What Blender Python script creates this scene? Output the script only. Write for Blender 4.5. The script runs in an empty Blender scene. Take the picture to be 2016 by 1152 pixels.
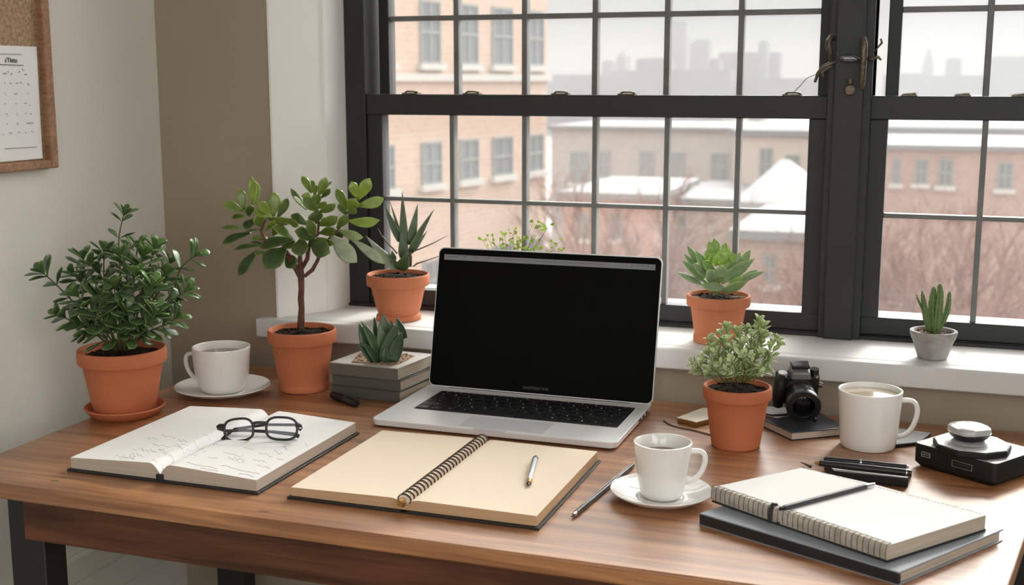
import bpy, math, random
from math import sin, cos, tan, pi, radians, atan, hypot, sqrt
from mathutils import Vector, Matrix, noise
random.seed(7)
PI = pi

# ------------------------------------------------------------------ camera
FP = 2400.0                       # focal length in pixels of a 2016 wide frame
HZ, VPX = 160.0, 1861.0           # horizon row, vanishing point of the depth direction
PITCH = atan((576 - HZ) / FP)
YAW = atan((VPX - 1008) / hypot(FP, 576 - HZ))
CAM = Vector((0, 0, 1.25))
FW = Vector((-sin(YAW) * cos(PITCH), cos(YAW) * cos(PITCH), -sin(PITCH)))
RT = Vector((cos(YAW), sin(YAW), 0))
UP = RT.cross(FW)
sc = bpy.context.scene
C = sc.collection
cd = bpy.data.cameras.new('camera')
cam = bpy.data.objects.new('camera', cd)
C.objects.link(cam)
M = Matrix((RT, UP, -FW)).transposed().to_4x4()
M.translation = CAM
cam.matrix_world = M
cd.sensor_width = 36
cd.lens = FP / 2016 * 36
cd.clip_start = .02
cd.clip_end = 1500
cd.dof.use_dof = True
cd.dof.focus_distance = 1.68
cd.dof.aperture_fstop = 7
sc.camera = cam

# ------------------------------------------------------------------ light
w = bpy.data.worlds.new('world')
sc.world = w
w.use_nodes = True
nt = w.node_tree
nt.nodes.clear()
o_ = nt.nodes.new('ShaderNodeOutputWorld')
bg = nt.nodes.new('ShaderNodeBackground')
tc = nt.nodes.new('ShaderNodeTexCoord')
sx = nt.nodes.new('ShaderNodeSeparateXYZ')
cr = nt.nodes.new('ShaderNodeValToRGB')
nt.links.new(tc.outputs['Generated'], sx.inputs[0])
nt.links.new(sx.outputs['Z'], cr.inputs[0])
nt.links.new(cr.outputs[0], bg.inputs[0])
nt.links.new(bg.outputs[0], o_.inputs[0])
el = cr.color_ramp.elements
el[0].position = 0.0
el[0].color = (.245, .245, .241, 1)
el[1].position = 1.0
el[1].color = (1.0, .99, .96, 1)
e = el.new(.09)
e.color = (.245, .245, .241, 1)
e = el.new(.30)
e.color = (.66, .655, .64, 1)
bg.inputs[1].default_value = 2.3     # overcast: pale horizon, brighter overhead
# broad glow of the sun behind thin cloud
SUND = Vector((.30, 1.0, .48)).normalized()
dt = nt.nodes.new('ShaderNodeVectorMath'); dt.operation = 'DOT_PRODUCT'; dt.inputs[1].default_value = SUND
nrmz = nt.nodes.new('ShaderNodeVectorMath'); nrmz.operation = 'NORMALIZE'
nt.links.new(tc.outputs['Generated'], nrmz.inputs[0]); nt.links.new(nrmz.outputs[0], dt.inputs[0])
mx0 = nt.nodes.new('ShaderNodeMath'); mx0.operation = 'MAXIMUM'; mx0.inputs[1].default_value = 0
pw = nt.nodes.new('ShaderNodeMath'); pw.operation = 'POWER'; pw.inputs[1].default_value = 9
nt.links.new(dt.outputs['Value'], mx0.inputs[0]); nt.links.new(mx0.outputs[0], pw.inputs[0])
bg2 = nt.nodes.new('ShaderNodeBackground'); bg2.inputs[0].default_value = (1, .97, .92, 1)
ml = nt.nodes.new('ShaderNodeMath'); ml.operation = 'MULTIPLY'; ml.inputs[1].default_value = 14
mr = nt.nodes.new('ShaderNodeMapRange'); mr.interpolation_type = 'SMOOTHSTEP'
mr.inputs['From Min'].default_value = .08; mr.inputs['From Max'].default_value = .30
nt.links.new(sx.outputs['Z'], mr.inputs['Value'])
mm = nt.nodes.new('ShaderNodeMath'); mm.operation = 'MULTIPLY'
nt.links.new(pw.outputs[0], mm.inputs[0]); nt.links.new(mr.outputs['Result'], mm.inputs[1])
nt.links.new(mm.outputs[0], ml.inputs[0]); nt.links.new(ml.outputs[0], bg2.inputs[1])
ads = nt.nodes.new('ShaderNodeAddShader')
nt.links.new(bg.outputs[0], ads.inputs[0]); nt.links.new(bg2.outputs[0], ads.inputs[1]); nt.links.new(ads.outputs[0], o_.inputs[0])

sd = bpy.data.lights.new('sun', 'SUN')
sd.energy = 2.6
sd.angle = radians(10)
sd.color = (1, .95, .88)
sun = bpy.data.objects.new('sun', sd)
C.objects.link(sun)
sun.rotation_euler = Vector((-.20, -1.0, -.64)).to_track_quat('-Z', 'Y').to_euler()

ad = bpy.data.lights.new('rear_fill_light', 'AREA')  # unseen fill light added behind the camera to brighten front faces
ad.shape = 'RECTANGLE'
ad.size, ad.size_y = 1.7, 1.3
ad.energy = 14
ad.color = (.93, .96, 1)
al = bpy.data.objects.new('rear_fill_light', ad)
C.objects.link(al)
al.location = (.35, -1.88, 1.65)
al.rotation_euler = (radians(90), 0, 0)
ad2 = bpy.data.lights.new('side_fill_light', 'AREA')  # second unseen fill light, added to lift the left wall
ad2.shape = 'RECTANGLE'
ad2.size, ad2.size_y = 1.5, 1.2
ad2.energy = 15
ad2.color = (1, .97, .93)
al2 = bpy.data.objects.new('side_fill_light', ad2)
C.objects.link(al2)
al2.location = (1.60, -.45, 1.65)
al2.rotation_euler = (radians(90), 0, radians(90))

vs = sc.view_settings
vs.view_transform = 'Standard'
vs.look = 'None'
vs.exposure = 0.09
vs.gamma = 1.0
vs.use_curve_mapping = False
sc.cycles.use_denoising = True
sc.cycles.max_bounces = 10
sc.cycles.volume_bounces = 1
sc.cycles.transparent_max_bounces = 16
sc.cycles.sample_clamp_indirect = 4

# ------------------------------------------------------------------ helpers
def ray(x, y):
    return FW + RT * ((x - 1008) / FP) - UP * ((y - 576) / FP)
def at_z(x, y, z):
    d = ray(x, y)
    return CAM + d * ((z - CAM.z) / d.z)
def at_y(x, y, Y):
    d = ray(x, y)
    return CAM + d * (Y / d.y)
def at_x(x, y, X):
    d = ray(x, y)
    return CAM + d * (X / d.x)
def at_d(x, y, P, n):
    d = ray(x, y)
    return CAM + d * ((P - CAM).dot(n) / d.dot(n))

class MB:
    def __init__(s):
        s.V = []; s.F = []; s.T = []; s.E = []; s.tint = 0.0
    def add(s, vs_, fs, ed=None):
        b = len(s.V)
        s.V += [Vector(v) for v in vs_]
        s.T += [s.tint] * len(vs_)
        s.E += ed if ed else [0.0] * len(vs_)
        s.F += [tuple(b + i for i in f) for f in fs]
    def box(s, x0, x1, y0, y1, z0, z1):
        s.add([(x0, y0, z0), (x1, y0, z0), (x1, y1, z0), (x0, y1, z0), (x0, y0, z1), (x1, y0, z1), (x1, y1, z1), (x0, y1, z1)],
              [(0, 3, 2, 1), (4, 5, 6, 7), (0, 1, 5, 4), (1, 2, 6, 5), (2, 3, 7, 6), (3, 0, 4, 7)])
        return s
    def prism(s, poly, z0, z1, inset0=0, inset1=0):
        n = len(poly)
        cx = sum(p[0] for p in poly) / n; cy = sum(p[1] for p in poly) / n
        def ins(p, d):
            v = Vector((p[0] - cx, p[1] - cy)); L = v.length
            v = v * ((L - d) / L)
            return (cx + v.x, cy + v.y)
        a = [ins(p, inset0) + (z0,) for p in poly]
        b = [ins(p, inset1) + (z1,) for p in poly]
        s.add(a + b, [tuple(range(n))[::-1], tuple(range(n, 2 * n))] + [(i, (i + 1) % n, n + (i + 1) % n, n + i) for i in range(n)])
        return s
    def extr(s, prof, axis, a0, a1):
        """closed profile [(u,v)] extruded along an axis: 'x' -> (a,u,v), 'y' -> (u,a,v)"""
        n = len(prof)
        f = (lambda a, u, v: (a, u, v)) if axis == 'x' else (lambda a, u, v: (u, a, v))
        P = [f(a0, u, v) for u, v in prof] + [f(a1, u, v) for u, v in prof]
        s.add(P, [tuple(range(n)), tuple(range(n, 2 * n))[::-1]] + [(i, n + i, n + (i + 1) % n, (i + 1) % n) for i in range(n)])
        return s
    def tube(s, pts, r, seg=8, flat=1.0, ref=None, closed=False):
        pts = [Vector(p) for p in pts]
        n = len(pts)
        rs = r if isinstance(r, (list, tuple)) else [r] * n
        V = []
        prev = None
        for i in range(n):
            if closed: t = pts[(i + 1) % n] - pts[i - 1]
            else: t = pts[min(i + 1, n - 1)] - pts[max(i - 1, 0)]
            if t.length < 1e-9: t = Vector((0, 0, 1))
            t.normalize()
            if prev is None:
                a = Vector(ref) if ref is not None else (Vector((0, 0, 1)) if abs(t.z) < .9 else Vector((1, 0, 0)))
            else: a = prev
            a = a - t * a.dot(t)
            if a.length < 1e-6: a = t.orthogonal()
            a.normalize(); prev = a
            b = t.cross(a)
            for k in range(seg):
                q = 2 * PI * k / seg
                V.append(pts[i] + a * (cos(q) * rs[i] * flat) + b * (sin(q) * rs[i]))
        F = []
        for i in range(n if closed else n - 1):
            j = (i + 1) % n
            for k in range(seg):
                k2 = (k + 1) % seg
                F.append((i * seg + k, i * seg + k2, j * seg + k2, j * seg + k))
        if not closed:
            F.append(tuple(range(seg))[::-1]); F.append(tuple((n - 1) * seg + k for k in range(seg)))
        s.add(V, F)
        return s
    def lathe(s, prof, c=(0, 0, 0), seg=56, close=False):
        c = Vector(c); V = []; F = []
        n = len(prof)
        for r, z in prof:
            for k in range(seg):
                q = 2 * PI * k / seg
                V.append(c + Vector((r * cos(q), r * sin(q), z)))
        for i in range(n if close else n - 1):
            j = (i + 1) % n
            for k in range(seg):
                k2 = (k + 1) % seg
                F.append((i * seg + k, i * seg + k2, j * seg + k2, j * seg + k))
        if not close:
            if prof[0][0] > 1e-6: F.append(tuple(range(seg))[::-1])
            if prof[-1][0] > 1e-6: F.append(tuple((n - 1) * seg + k for k in range(seg)))
        s.add(V, F)
        return s
    def ball(s, c, rx, ry=None, rz=None, seg=12, rings=8):
        ry = ry or rx; rz = rz or rx
        V = []; F = []
        for i in range(rings + 1):
            a = PI * i / rings
            for k in range(seg):
                q = 2 * PI * k / seg
                V.append((c[0] + rx * sin(a) * cos(q), c[1] + ry * sin(a) * sin(q), c[2] + rz * cos(a)))
        for i in range(rings):
            for k in range(seg):
                k2 = (k + 1) % seg
                F.append((i * seg + k, (i + 1) * seg + k, (i + 1) * seg + k2, i * seg + k2))
        s.add(V, F)
        return s
    def leaf(s, base, tip, wid, nrm, prof, th=.1, cup=.15, bend=0.0, N=9, seg=10):
        """fleshy leaf: flattened rings along base -> tip; prof = half-width fractions"""
        base = Vector(base); tip = Vector(tip); L = tip - base; ln = L.length
        t = L.normalized(); n = Vector(nrm); n = n - t * n.dot(t)
        if n.length < 1e-5: n = t.orthogonal()
        n.normalize(); sd_ = t.cross(n)
        V = []; F = []; ED = []
        for i in range(N + 1):
            u = i / N
            uu = 1 - (1 - u) ** 1.35 if u > .5 else u
            f = u * (len(prof) - 1); k0 = min(int(f), len(prof) - 2); fr = f - k0
            hw = (prof[k0] * (1 - fr) + prof[k0 + 1] * fr) * wid * .5
            c = base + L * u + n * (bend * ln * 4 * u * (1 - u))
            tk = max(hw * th * 2.2, .00012)
            for k in range(seg):
                q = 2 * PI * k / seg
                V.append(c + sd_ * (cos(q) * hw) + n * (sin(q) * tk + cup * hw * (cos(q) ** 2)))
                ED.append(max(abs(cos(q)) ** 8, u ** 10, .45 * (1 - abs(cos(q))) ** 6))
        for i in range(N):
            for k in range(seg):
                k2 = (k + 1) % seg
                F.append((i * seg + k, i * seg + k2, (i + 1) * seg + k2, (i + 1) * seg + k))
        F.append(tuple(range(seg))[::-1]); F.append(tuple(N * seg + k for k in range(seg)))
        s.add(V, F, ED)
        return s
    def xf(s, loc=(0, 0, 0), rz=0):
        Mx = Matrix.Translation(loc) @ Matrix.Rotation(rz, 4, 'Z')
        s.V = [Mx @ v for v in s.V]
        return s

def obj(name, mb, mat, parent=None, bevel=0, sharp=35, world=False, segs=2, smooth=True, flat=False):
    me = bpy.data.meshes.new(name)
    V = mb.V
    if world and parent is not None:
        inv = (Matrix.Translation(parent.location) @ parent.rotation_euler.to_matrix().to_4x4()).inverted()
        V = [inv @ v for v in V]
    me.from_pydata([tuple(v) for v in V], [], mb.F)
    me.update()
    import bmesh
    b = bmesh.new(); b.from_mesh(me)
    bmesh.ops.recalc_face_normals(b, faces=b.faces)
    b.to_mesh(me); b.free()
    if any(mb.T):
        a = me.attributes.new('tint', 'FLOAT', 'POINT')
        a.data.foreach_set('value', mb.T)
        a = me.attributes.new('margin', 'FLOAT', 'POINT')
        a.data.foreach_set('value', mb.E)
    if not flat:
        for p in me.polygons: p.use_smooth = True
        try: me.set_sharp_from_angle(angle=radians(sharp))
        except Exception: pass
    me.materials.append(mat)
    o = bpy.data.objects.new(name, me)
    C.objects.link(o)
    if parent is not None: o.parent = parent
    if bevel:
        m = o.modifiers.new('bevel', 'BEVEL'); m.width = bevel; m.segments = segs; m.limit_method = 'ANGLE'; m.angle_limit = radians(35)
        m.harden_normals = False
    return o
def tag(o, label=None, cat=None, group=None, kind=None):
    if label: o['label'] = label
    if cat: o['category'] = cat
    if group: o['group'] = group
    if kind: o['kind'] = kind
    return o
def thing(name, loc, label, cat, rz=0, group=None, rot=None):
    o = bpy.data.objects.new(name, None)
    o.empty_display_size = .02
    C.objects.link(o)
    o.location = loc
    o.rotation_euler = rot or (0, 0, rz)
    return tag(o, label, cat, group)
def text_mb(txt, size):
    cu = bpy.data.curves.new('lettering', 'FONT'); cu.body = txt; cu.size = size; cu.extrude = size * .02
    cu.align_x = 'CENTER'; cu.align_y = 'CENTER'
    t = bpy.data.objects.new('lettering', cu); C.objects.link(t)
    dg = bpy.context.evaluated_depsgraph_get()
    me = bpy.data.meshes.new_from_object(t.evaluated_get(dg))
    mb = MB(); mb.add([v.co.copy() for v in me.vertices], [tuple(p.vertices) for p in me.polygons])
    C.objects.unlink(t); bpy.data.objects.remove(t); bpy.data.meshes.remove(me); bpy.data.curves.remove(cu)
    return mb

# ------------------------------------------------------------------ materials
def mat(name, col, rough=.5, metal=0, spec=.5, coat=0, noise_=0, nscale=20, bump=0, bscale=200, stretch=None, trans=0, sub=0, col2=None):
    m = bpy.data.materials.new(name); m.use_nodes = True
    n = m.node_tree; p = n.nodes['Principled BSDF']
    p.inputs['Base Color'].default_value = (*col, 1)
    p.inputs['Roughness'].default_value = rough
    p.inputs['Metallic'].default_value = metal
    p.inputs['Specular IOR Level'].default_value = spec
    p.inputs['Coat Weight'].default_value = coat
    p.inputs['Coat Roughness'].default_value = .06
    p.inputs['Transmission Weight'].default_value = trans
    if noise_ or bump:
        tcx = n.nodes.new('ShaderNodeTexCoord'); mp = n.nodes.new('ShaderNodeMapping')
        n.links.new(tcx.outputs['Object'], mp.inputs[0])
        if stretch: mp.inputs['Scale'].default_value = stretch
    if noise_:
        nz = n.nodes.new('ShaderNodeTexNoise'); nz.inputs['Scale'].default_value = nscale; nz.inputs['Detail'].default_value = 6
        n.links.new(mp.outputs[0], nz.inputs[0])
        r = n.nodes.new('ShaderNodeValToRGB')
        c2 = col2 or tuple(c * (1 - noise_) for c in col)
        r.color_ramp.elements[0].position = .3; r.color_ramp.elements[0].color = (*c2, 1)
        r.color_ramp.elements[1].position = .7; r.color_ramp.elements[1].color = (*col, 1)
        n.links.new(nz.outputs[0], r.inputs[0]); n.links.new(r.outputs[0], p.inputs['Base Color'])
    if bump:
        nb = n.nodes.new('ShaderNodeTexNoise'); nb.inputs['Scale'].default_value = bscale; nb.inputs['Detail'].default_value = 4
        n.links.new(mp.outputs[0], nb.inputs[0])
        b = n.nodes.new('ShaderNodeBump'); b.inputs['Strength'].default_value = bump; b.inputs['Distance'].default_value = .002
        n.links.new(nb.outputs[0], b.inputs['Height']); n.links.new(b.outputs[0], p.inputs['Normal'])
    return m

def wood_mat(name, light, dark, rough=.38, scale=1.0, spec=.5, coat=0):
    m = bpy.data.materials.new(name); m.use_nodes = True
    n = m.node_tree; p = n.nodes['Principled BSDF']
    tcx = n.nodes.new('ShaderNodeTexCoord')
    def noise_n(sx_, sy_, sz_, sc_, det=8, dist=0):
        mp = n.nodes.new('ShaderNodeMapping'); mp.inputs['Scale'].default_value = (sx_, sy_, sz_)
        n.links.new(tcx.outputs['Object'], mp.inputs[0])
        z = n.nodes.new('ShaderNodeTexNoise'); z.inputs['Scale'].default_value = sc_ * scale; z.inputs['Detail'].default_value = det
        z.inputs['Distortion'].default_value = dist
        n.links.new(mp.outputs[0], z.inputs[0]); return z
    a = noise_n(.9, 14, 14, 5, 10, .6)
    b = noise_n(2, 90, 90, 6, 4)
    c = noise_n(1.2, 4, 4, 3, 6, 1.2)
    r = n.nodes.new('ShaderNodeValToRGB')
    r.color_ramp.elements[0].position = .36; r.color_ramp.elements[0].color = (*dark, 1)
    r.color_ramp.elements[1].position = .66; r.color_ramp.elements[1].color = (*light, 1)
    n.links.new(a.outputs[0], r.inputs[0])
    def mixmul(x, fac_node, lo, hi, v0=.3, v1=.7):
        r2 = n.nodes.new('ShaderNodeValToRGB')
        r2.color_ramp.elements[0].position = v0; r2.color_ramp.elements[0].color = (lo, lo, lo, 1)
        r2.color_ramp.elements[1].position = v1; r2.color_ramp.elements[1].color = (hi, hi, hi, 1)
        n.links.new(fac_node.outputs[0], r2.inputs[0])
        mx = n.nodes.new('ShaderNodeMix'); mx.data_type = 'RGBA'; mx.blend_type = 'MULTIPLY'; mx.inputs['Factor'].default_value = 1
        n.links.new(x, mx.inputs['A']); n.links.new(r2.outputs[0], mx.inputs['B']); return mx.outputs['Result']
    x = mixmul(r.outputs[0], b, .84, 1.04)
    x = mixmul(x, c, .74, 1.10)
    # small dark knots and dents
    vo = n.nodes.new('ShaderNodeTexVoronoi'); vo.inputs['Scale'].default_value = 9
    mp = n.nodes.new('ShaderNodeMapping'); mp.inputs['Scale'].default_value = (.7, 1.8, 1.8); n.links.new(tcx.outputs['Object'], mp.inputs[0]); n.links.new(mp.outputs[0], vo.inputs[0])
    x = mixmul(x, vo, .35, 1.0, .02, .07)
    n.links.new(x, p.inputs['Base Color'])
    p.inputs['Roughness'].default_value = rough
    p.inputs['Specular IOR Level'].default_value = spec
    p.inputs['Coat Weight'].default_value = coat; p.inputs['Coat Roughness'].default_value = .38
    bm = n.nodes.new('ShaderNodeBump'); bm.inputs['Strength'].default_value = .25; bm.inputs['Distance'].default_value = .001
    n.links.new(b.outputs[0], bm.inputs['Height']); n.links.new(bm.outputs[0], p.inputs['Normal'])
    return m

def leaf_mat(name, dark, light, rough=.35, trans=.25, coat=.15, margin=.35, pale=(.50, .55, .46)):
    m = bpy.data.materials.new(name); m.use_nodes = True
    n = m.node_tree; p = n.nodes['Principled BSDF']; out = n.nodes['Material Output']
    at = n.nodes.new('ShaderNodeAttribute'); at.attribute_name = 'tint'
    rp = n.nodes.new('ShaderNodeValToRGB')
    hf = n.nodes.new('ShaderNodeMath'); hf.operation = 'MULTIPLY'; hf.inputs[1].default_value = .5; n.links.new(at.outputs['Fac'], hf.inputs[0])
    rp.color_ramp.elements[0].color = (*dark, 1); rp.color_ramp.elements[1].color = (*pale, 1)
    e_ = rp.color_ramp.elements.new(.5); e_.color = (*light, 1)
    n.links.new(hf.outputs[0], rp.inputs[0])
    am = n.nodes.new('ShaderNodeAttribute'); am.attribute_name = 'margin'
    mf = n.nodes.new('ShaderNodeMath'); mf.operation = 'MULTIPLY'; mf.inputs[1].default_value = margin; n.links.new(am.outputs['Fac'], mf.inputs[0])
    mx = n.nodes.new('ShaderNodeMix'); mx.data_type = 'RGBA'
    mx.inputs['B'].default_value = (*[min(1, c * 1.5 + .05) for c in light], 1)
    n.links.new(rp.outputs[0], mx.inputs['A'])
    n.links.new(mf.outputs[0], mx.inputs['Factor'])
    tcx = n.nodes.new('ShaderNodeTexCoord'); nz = n.nodes.new('ShaderNodeTexNoise'); nz.inputs['Scale'].default_value = 60
    n.links.new(tcx.outputs['Object'], nz.inputs[0])
    r = n.nodes.new('ShaderNodeValToRGB'); r.color_ramp.elements[0].position = .3; r.color_ramp.elements[0].color = (.75, .75, .75, 1)
    r.color_ramp.elements[1].position = .75; r.color_ramp.elements[1].color = (1.15, 1.15, 1.15, 1)
    n.links.new(nz.outputs[0], r.inputs[0])
    m2 = n.nodes.new('ShaderNodeMix'); m2.data_type = 'RGBA'; m2.blend_type = 'MULTIPLY'; m2.inputs['Factor'].default_value = 1
    n.links.new(mx.outputs['Result'], m2.inputs['A']); n.links.new(r.outputs[0], m2.inputs['B'])
    n.links.new(m2.outputs['Result'], p.inputs['Base Color'])
    p.inputs['Roughness'].default_value = rough; p.inputs['Coat Weight'].default_value = coat; p.inputs['Coat Roughness'].default_value = .25
    tr = n.nodes.new('ShaderNodeBsdfTranslucent'); n.links.new(m2.outputs['Result'], tr.inputs[0])
    ms = n.nodes.new('ShaderNodeMixShader'); ms.inputs[0].default_value = trans
    n.links.new(p.outputs[0], ms.inputs[1]); n.links.new(tr.outputs[0], ms.inputs[2]); n.links.new(ms.outputs[0], out.inputs[0])
    return m

def glass_mat(name, refl=.06, tint=(.97, .98, .98), veil=0):
    m = bpy.data.materials.new(name); m.use_nodes = True
    n = m.node_tree; n.nodes.clear()
    out = n.nodes.new('ShaderNodeOutputMaterial'); t = n.nodes.new('ShaderNodeBsdfTransparent'); g = n.nodes.new('ShaderNodeBsdfGlossy')
    t.inputs[0].default_value = (*tint, 1); g.inputs['Roughness'].default_value = .02
    f = n.nodes.new('ShaderNodeLayerWeight'); f.inputs[0].default_value = .5
    pw_ = n.nodes.new('ShaderNodeMath'); pw_.operation = 'POWER'; pw_.inputs[1].default_value = 5
    n.links.new(f.outputs['Facing'], pw_.inputs[0])
    mu = n.nodes.new('ShaderNodeMath'); mu.operation = 'MULTIPLY_ADD'; mu.inputs[1].default_value = .5; mu.inputs[2].default_value = refl * .5; mu.use_clamp = True
    n.links.new(pw_.outputs[0], mu.inputs[0])
    ms = n.nodes.new('ShaderNodeMixShader'); n.links.new(mu.outputs[0], ms.inputs[0])
    last = t
    if veil:
        tl = n.nodes.new('ShaderNodeBsdfTranslucent'); tl.inputs[0].default_value = (.9, .9, .9, 1)
        md = n.nodes.new('ShaderNodeMixShader'); md.inputs[0].default_value = veil
        n.links.new(t.outputs[0], md.inputs[1]); n.links.new(tl.outputs[0], md.inputs[2]); last = md
    n.links.new(last.outputs[0], ms.inputs[1]); n.links.new(g.outputs[0], ms.inputs[2]); n.links.new(ms.outputs[0], out.inputs[0])
    return m

def brick_mat(name, c1, c2, mortar, scale=2.2):
    m = bpy.data.materials.new(name); m.use_nodes = True
    n = m.node_tree; p = n.nodes['Principled BSDF']
    tcx = n.nodes.new('ShaderNodeTexCoord')
    sp = n.nodes.new('ShaderNodeSeparateXYZ'); n.links.new(tcx.outputs['Object'], sp.inputs[0])
    ad_ = n.nodes.new('ShaderNodeMath'); n.links.new(sp.outputs[0], ad_.inputs[0]); n.links.new(sp.outputs[1], ad_.inputs[1])
    cb = n.nodes.new('ShaderNodeCombineXYZ'); n.links.new(ad_.outputs[0], cb.inputs[0]); n.links.new(sp.outputs[2], cb.inputs[1])
    br = n.nodes.new('ShaderNodeTexBrick'); br.inputs['Scale'].default_value = scale
    br.inputs['Color1'].default_value = (*c1, 1); br.inputs['Color2'].default_value = (*c2, 1); br.inputs['Mortar'].default_value = (*mortar, 1)
    n.links.new(cb.outputs[0], br.inputs[0]); n.links.new(br.outputs[0], p.inputs['Base Color'])
    p.inputs['Roughness'].default_value = .9
    return m

PAINT = mat('wall_paint', (.76, .745, .675), .75, bump=.15, bscale=90, noise_=.05, nscale=6)
PAINTB = mat('shaded_wall_paint', (.36, .295, .22), .75, bump=.15, bscale=90, noise_=.05, nscale=6)  # window wall: its shade is put into this darker paint colour
WHITE = mat('white_gloss_paint', (.84, .83, .80), .6, spec=.3, bump=.05, bscale=60)
CEIL = mat('ceiling_paint', (.75, .74, .70), .8, noise_=.04)
FLOOR = wood_mat('floor_boards', (.20, .13, .08), (.10, .06, .035), .5)
FRAME = mat('dark_window_paint', (.024, .025, .026), .45, noise_=.25, nscale=14, spec=.45)
MUNT = mat('muntin_metal', (.17, .172, .165), .4, noise_=.3, nscale=25)
WOOD = wood_mat('desk_wood', (.52, .235, .092), (.26, .095, .033), .42, coat=.8)
WOODD = wood_mat('apron_wood', (.16, .062, .028), (.075, .027, .013), .55, spec=.3)
BLACKM = mat('black_powder_steel', (.012, .012, .012), .45)
GLASS = glass_mat('window_glass', veil=.02)     # milky film added to veil the view outside with glare
LENS = glass_mat('spectacle_glass', .05, (.98, .98, .99))
TERRA = mat('terracotta', (.58, .18, .08), .72, noise_=.22, nscale=9, bump=.12, bscale=260, spec=.3)
TERRA2 = mat('pale_terracotta', (.62, .215, .105), .78, noise_=.18, nscale=12, bump=.12, bscale=260, spec=.3)
SOIL = mat('soil', (.028, .015, .009), .95, spec=.1, noise_=.7, nscale=140, bump=.8, bscale=300)
CERAM = mat('white_ceramic', (.88, .87, .84), .13, coat=.4)
COFFEE = mat('coffee', (.17, .065, .025), .08, coat=.5)
LATTE = mat('milky_coffee', (.52, .43, .32), .12, coat=.3)
PAPER = mat('white_paper', (.82, .81, .80), .8, bump=.04, bscale=120)
CREAM = mat('cream_paper', (.84, .71, .56), .8, bump=.04, bscale=120)
PEDGE = mat('page_edges', (.62, .52, .42), .85, noise_=.35, nscale=8, stretch=(1, 1, 220))
CEDGE = mat('cream_page_edges', (.66, .42, .24), .85, noise_=.3, nscale=8, stretch=(1, 1, 220))
COVER = mat('black_book_cover', (.018, .018, .02), .5, bump=.1, bscale=400)
SLATE = mat('slate_book_cover', (.27, .30, .34), .34, bump=.08, bscale=400)
PENCIL = mat('pencil_grey', (.60, .60, .61), .7)
INK = mat('faded_ink', (.16, .16, .17), .7)
GREENINK = mat('dark_green_ink', (.03, .07, .02), .7)
ALU = mat('brushed_aluminium', (.86, .87, .88), .38, metal=.2, bump=.03, bscale=500)
ALUD = mat('trackpad_grey', (.68, .69, .71), .35, metal=.1)
SCREEN = mat('switched_off_screen', (.004, .004, .004), .4, spec=.05)
BAR = mat('grey_menu_bar', (.23, .24, .25), .5)
BEZ = mat('screen_bezel', (.003, .003, .003), .35, spec=.06)
KEY = mat('black_key', (.012, .012, .013), .42, spec=.35)
CHROME = mat('chrome', (.75, .75, .75), .12, metal=1)
STEEL = mat('dull_steel', (.22, .22, .23), .28, metal=.9)
BRASS = mat('worn_brass', (.20, .16, .12), .42, metal=.85, noise_=.6, nscale=160)
GOLD = mat('gold_tone', (.45, .24, .08), .35, metal=.6)
PLAST = mat('black_plastic', (.012, .012, .012), .3, spec=.5)
PLASTM = mat('matt_black_plastic', (.009, .009, .009), .52, spec=.35)
SHEENTOP = mat('sheen_device_top', (.42, .42, .425), .42, spec=.8)  # black plastic tops; the window's sheen is put into this grey
LENSG = mat('camera_lens_glass', (.006, .005, .008), .12, spec=.3)
SILV = mat('polished_silver', (.80, .80, .80), .22, metal=.55)
BRONZE = mat('dark_bronze_wire', (.10, .075, .055), .35, metal=.6)
GUN = mat('gunmetal', (.045, .045, .05), .42)
CORK = mat('cork', (.50, .33, .20), .9, noise_=.55, nscale=170, bump=.3, bscale=300)
OAK = wood_mat('oak_frame', (.44, .245, .135), (.30, .155, .08), .55, 2.5)
CONC = mat('grey_concrete', (.42, .40, .375), .8, noise_=.45, nscale=35, bump=.2, bscale=200)
BARK = mat('reddish_bark', (.15, .055, .030), .7, noise_=.6, nscale=70, bump=.6, bscale=120)
STEMG = mat('green_stem', (.16, .20, .05), .6)
TAUPE = mat('taupe_book_cover', (.12, .108, .09), .55, bump=.1, bscale=300)
OLIVE = mat('grey_green_book_cover', (.085, .083, .068), .55, bump=.1, bscale=300)
PALEC = mat('pale_book_cover', (.52, .50, .47), .5, bump=.05, bscale=200)
SANDY = mat('gravel', (.42, .27, .17), .9, noise_=.6, nscale=160, bump=.8, bscale=250)
LEDGE = mat('outside_ledge_paint', (.6, .6, .59), .7)
SNOWY = mat('snow', (.27, .27, .28), .7, noise_=.05, nscale=3)
L_BUSH = leaf_mat('bush_leaf', (.03, .07, .022), (.13, .24, .06), .30, .12, .35)
L_TREE = leaf_mat('jade_leaf', (.022, .060, .018), (.34, .47, .07), .28, .30, .4)
L_ALOE = leaf_mat('aloe_leaf', (.035, .075, .028), (.20, .27, .12), .4, .12)
L_ECH = leaf_mat('rosette_leaf', (.25, .35, .23), (.36, .60, .07), .42, .18, .15, .5)
L_AGA = leaf_mat('agave_leaf', (.028, .065, .03), (.09, .16, .06), .38, .08)
L_SIL = leaf_mat('silver_leaf', (.24, .38, .10), (.60, .72, .38), .45, .3, .15, .8)
L_LIME = leaf_mat('lime_leaf', (.30, .46, .05), (.55, .72, .14), .4, .45)
L_CAC = leaf_mat('cactus_skin', (.08, .15, .04), (.18, .28, .08), .5, .05)
SPINE = mat('pale_spines', (.75, .70, .62), .6)
DRY = mat('dry_leaf', (.10, .065, .035), .7)

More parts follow.
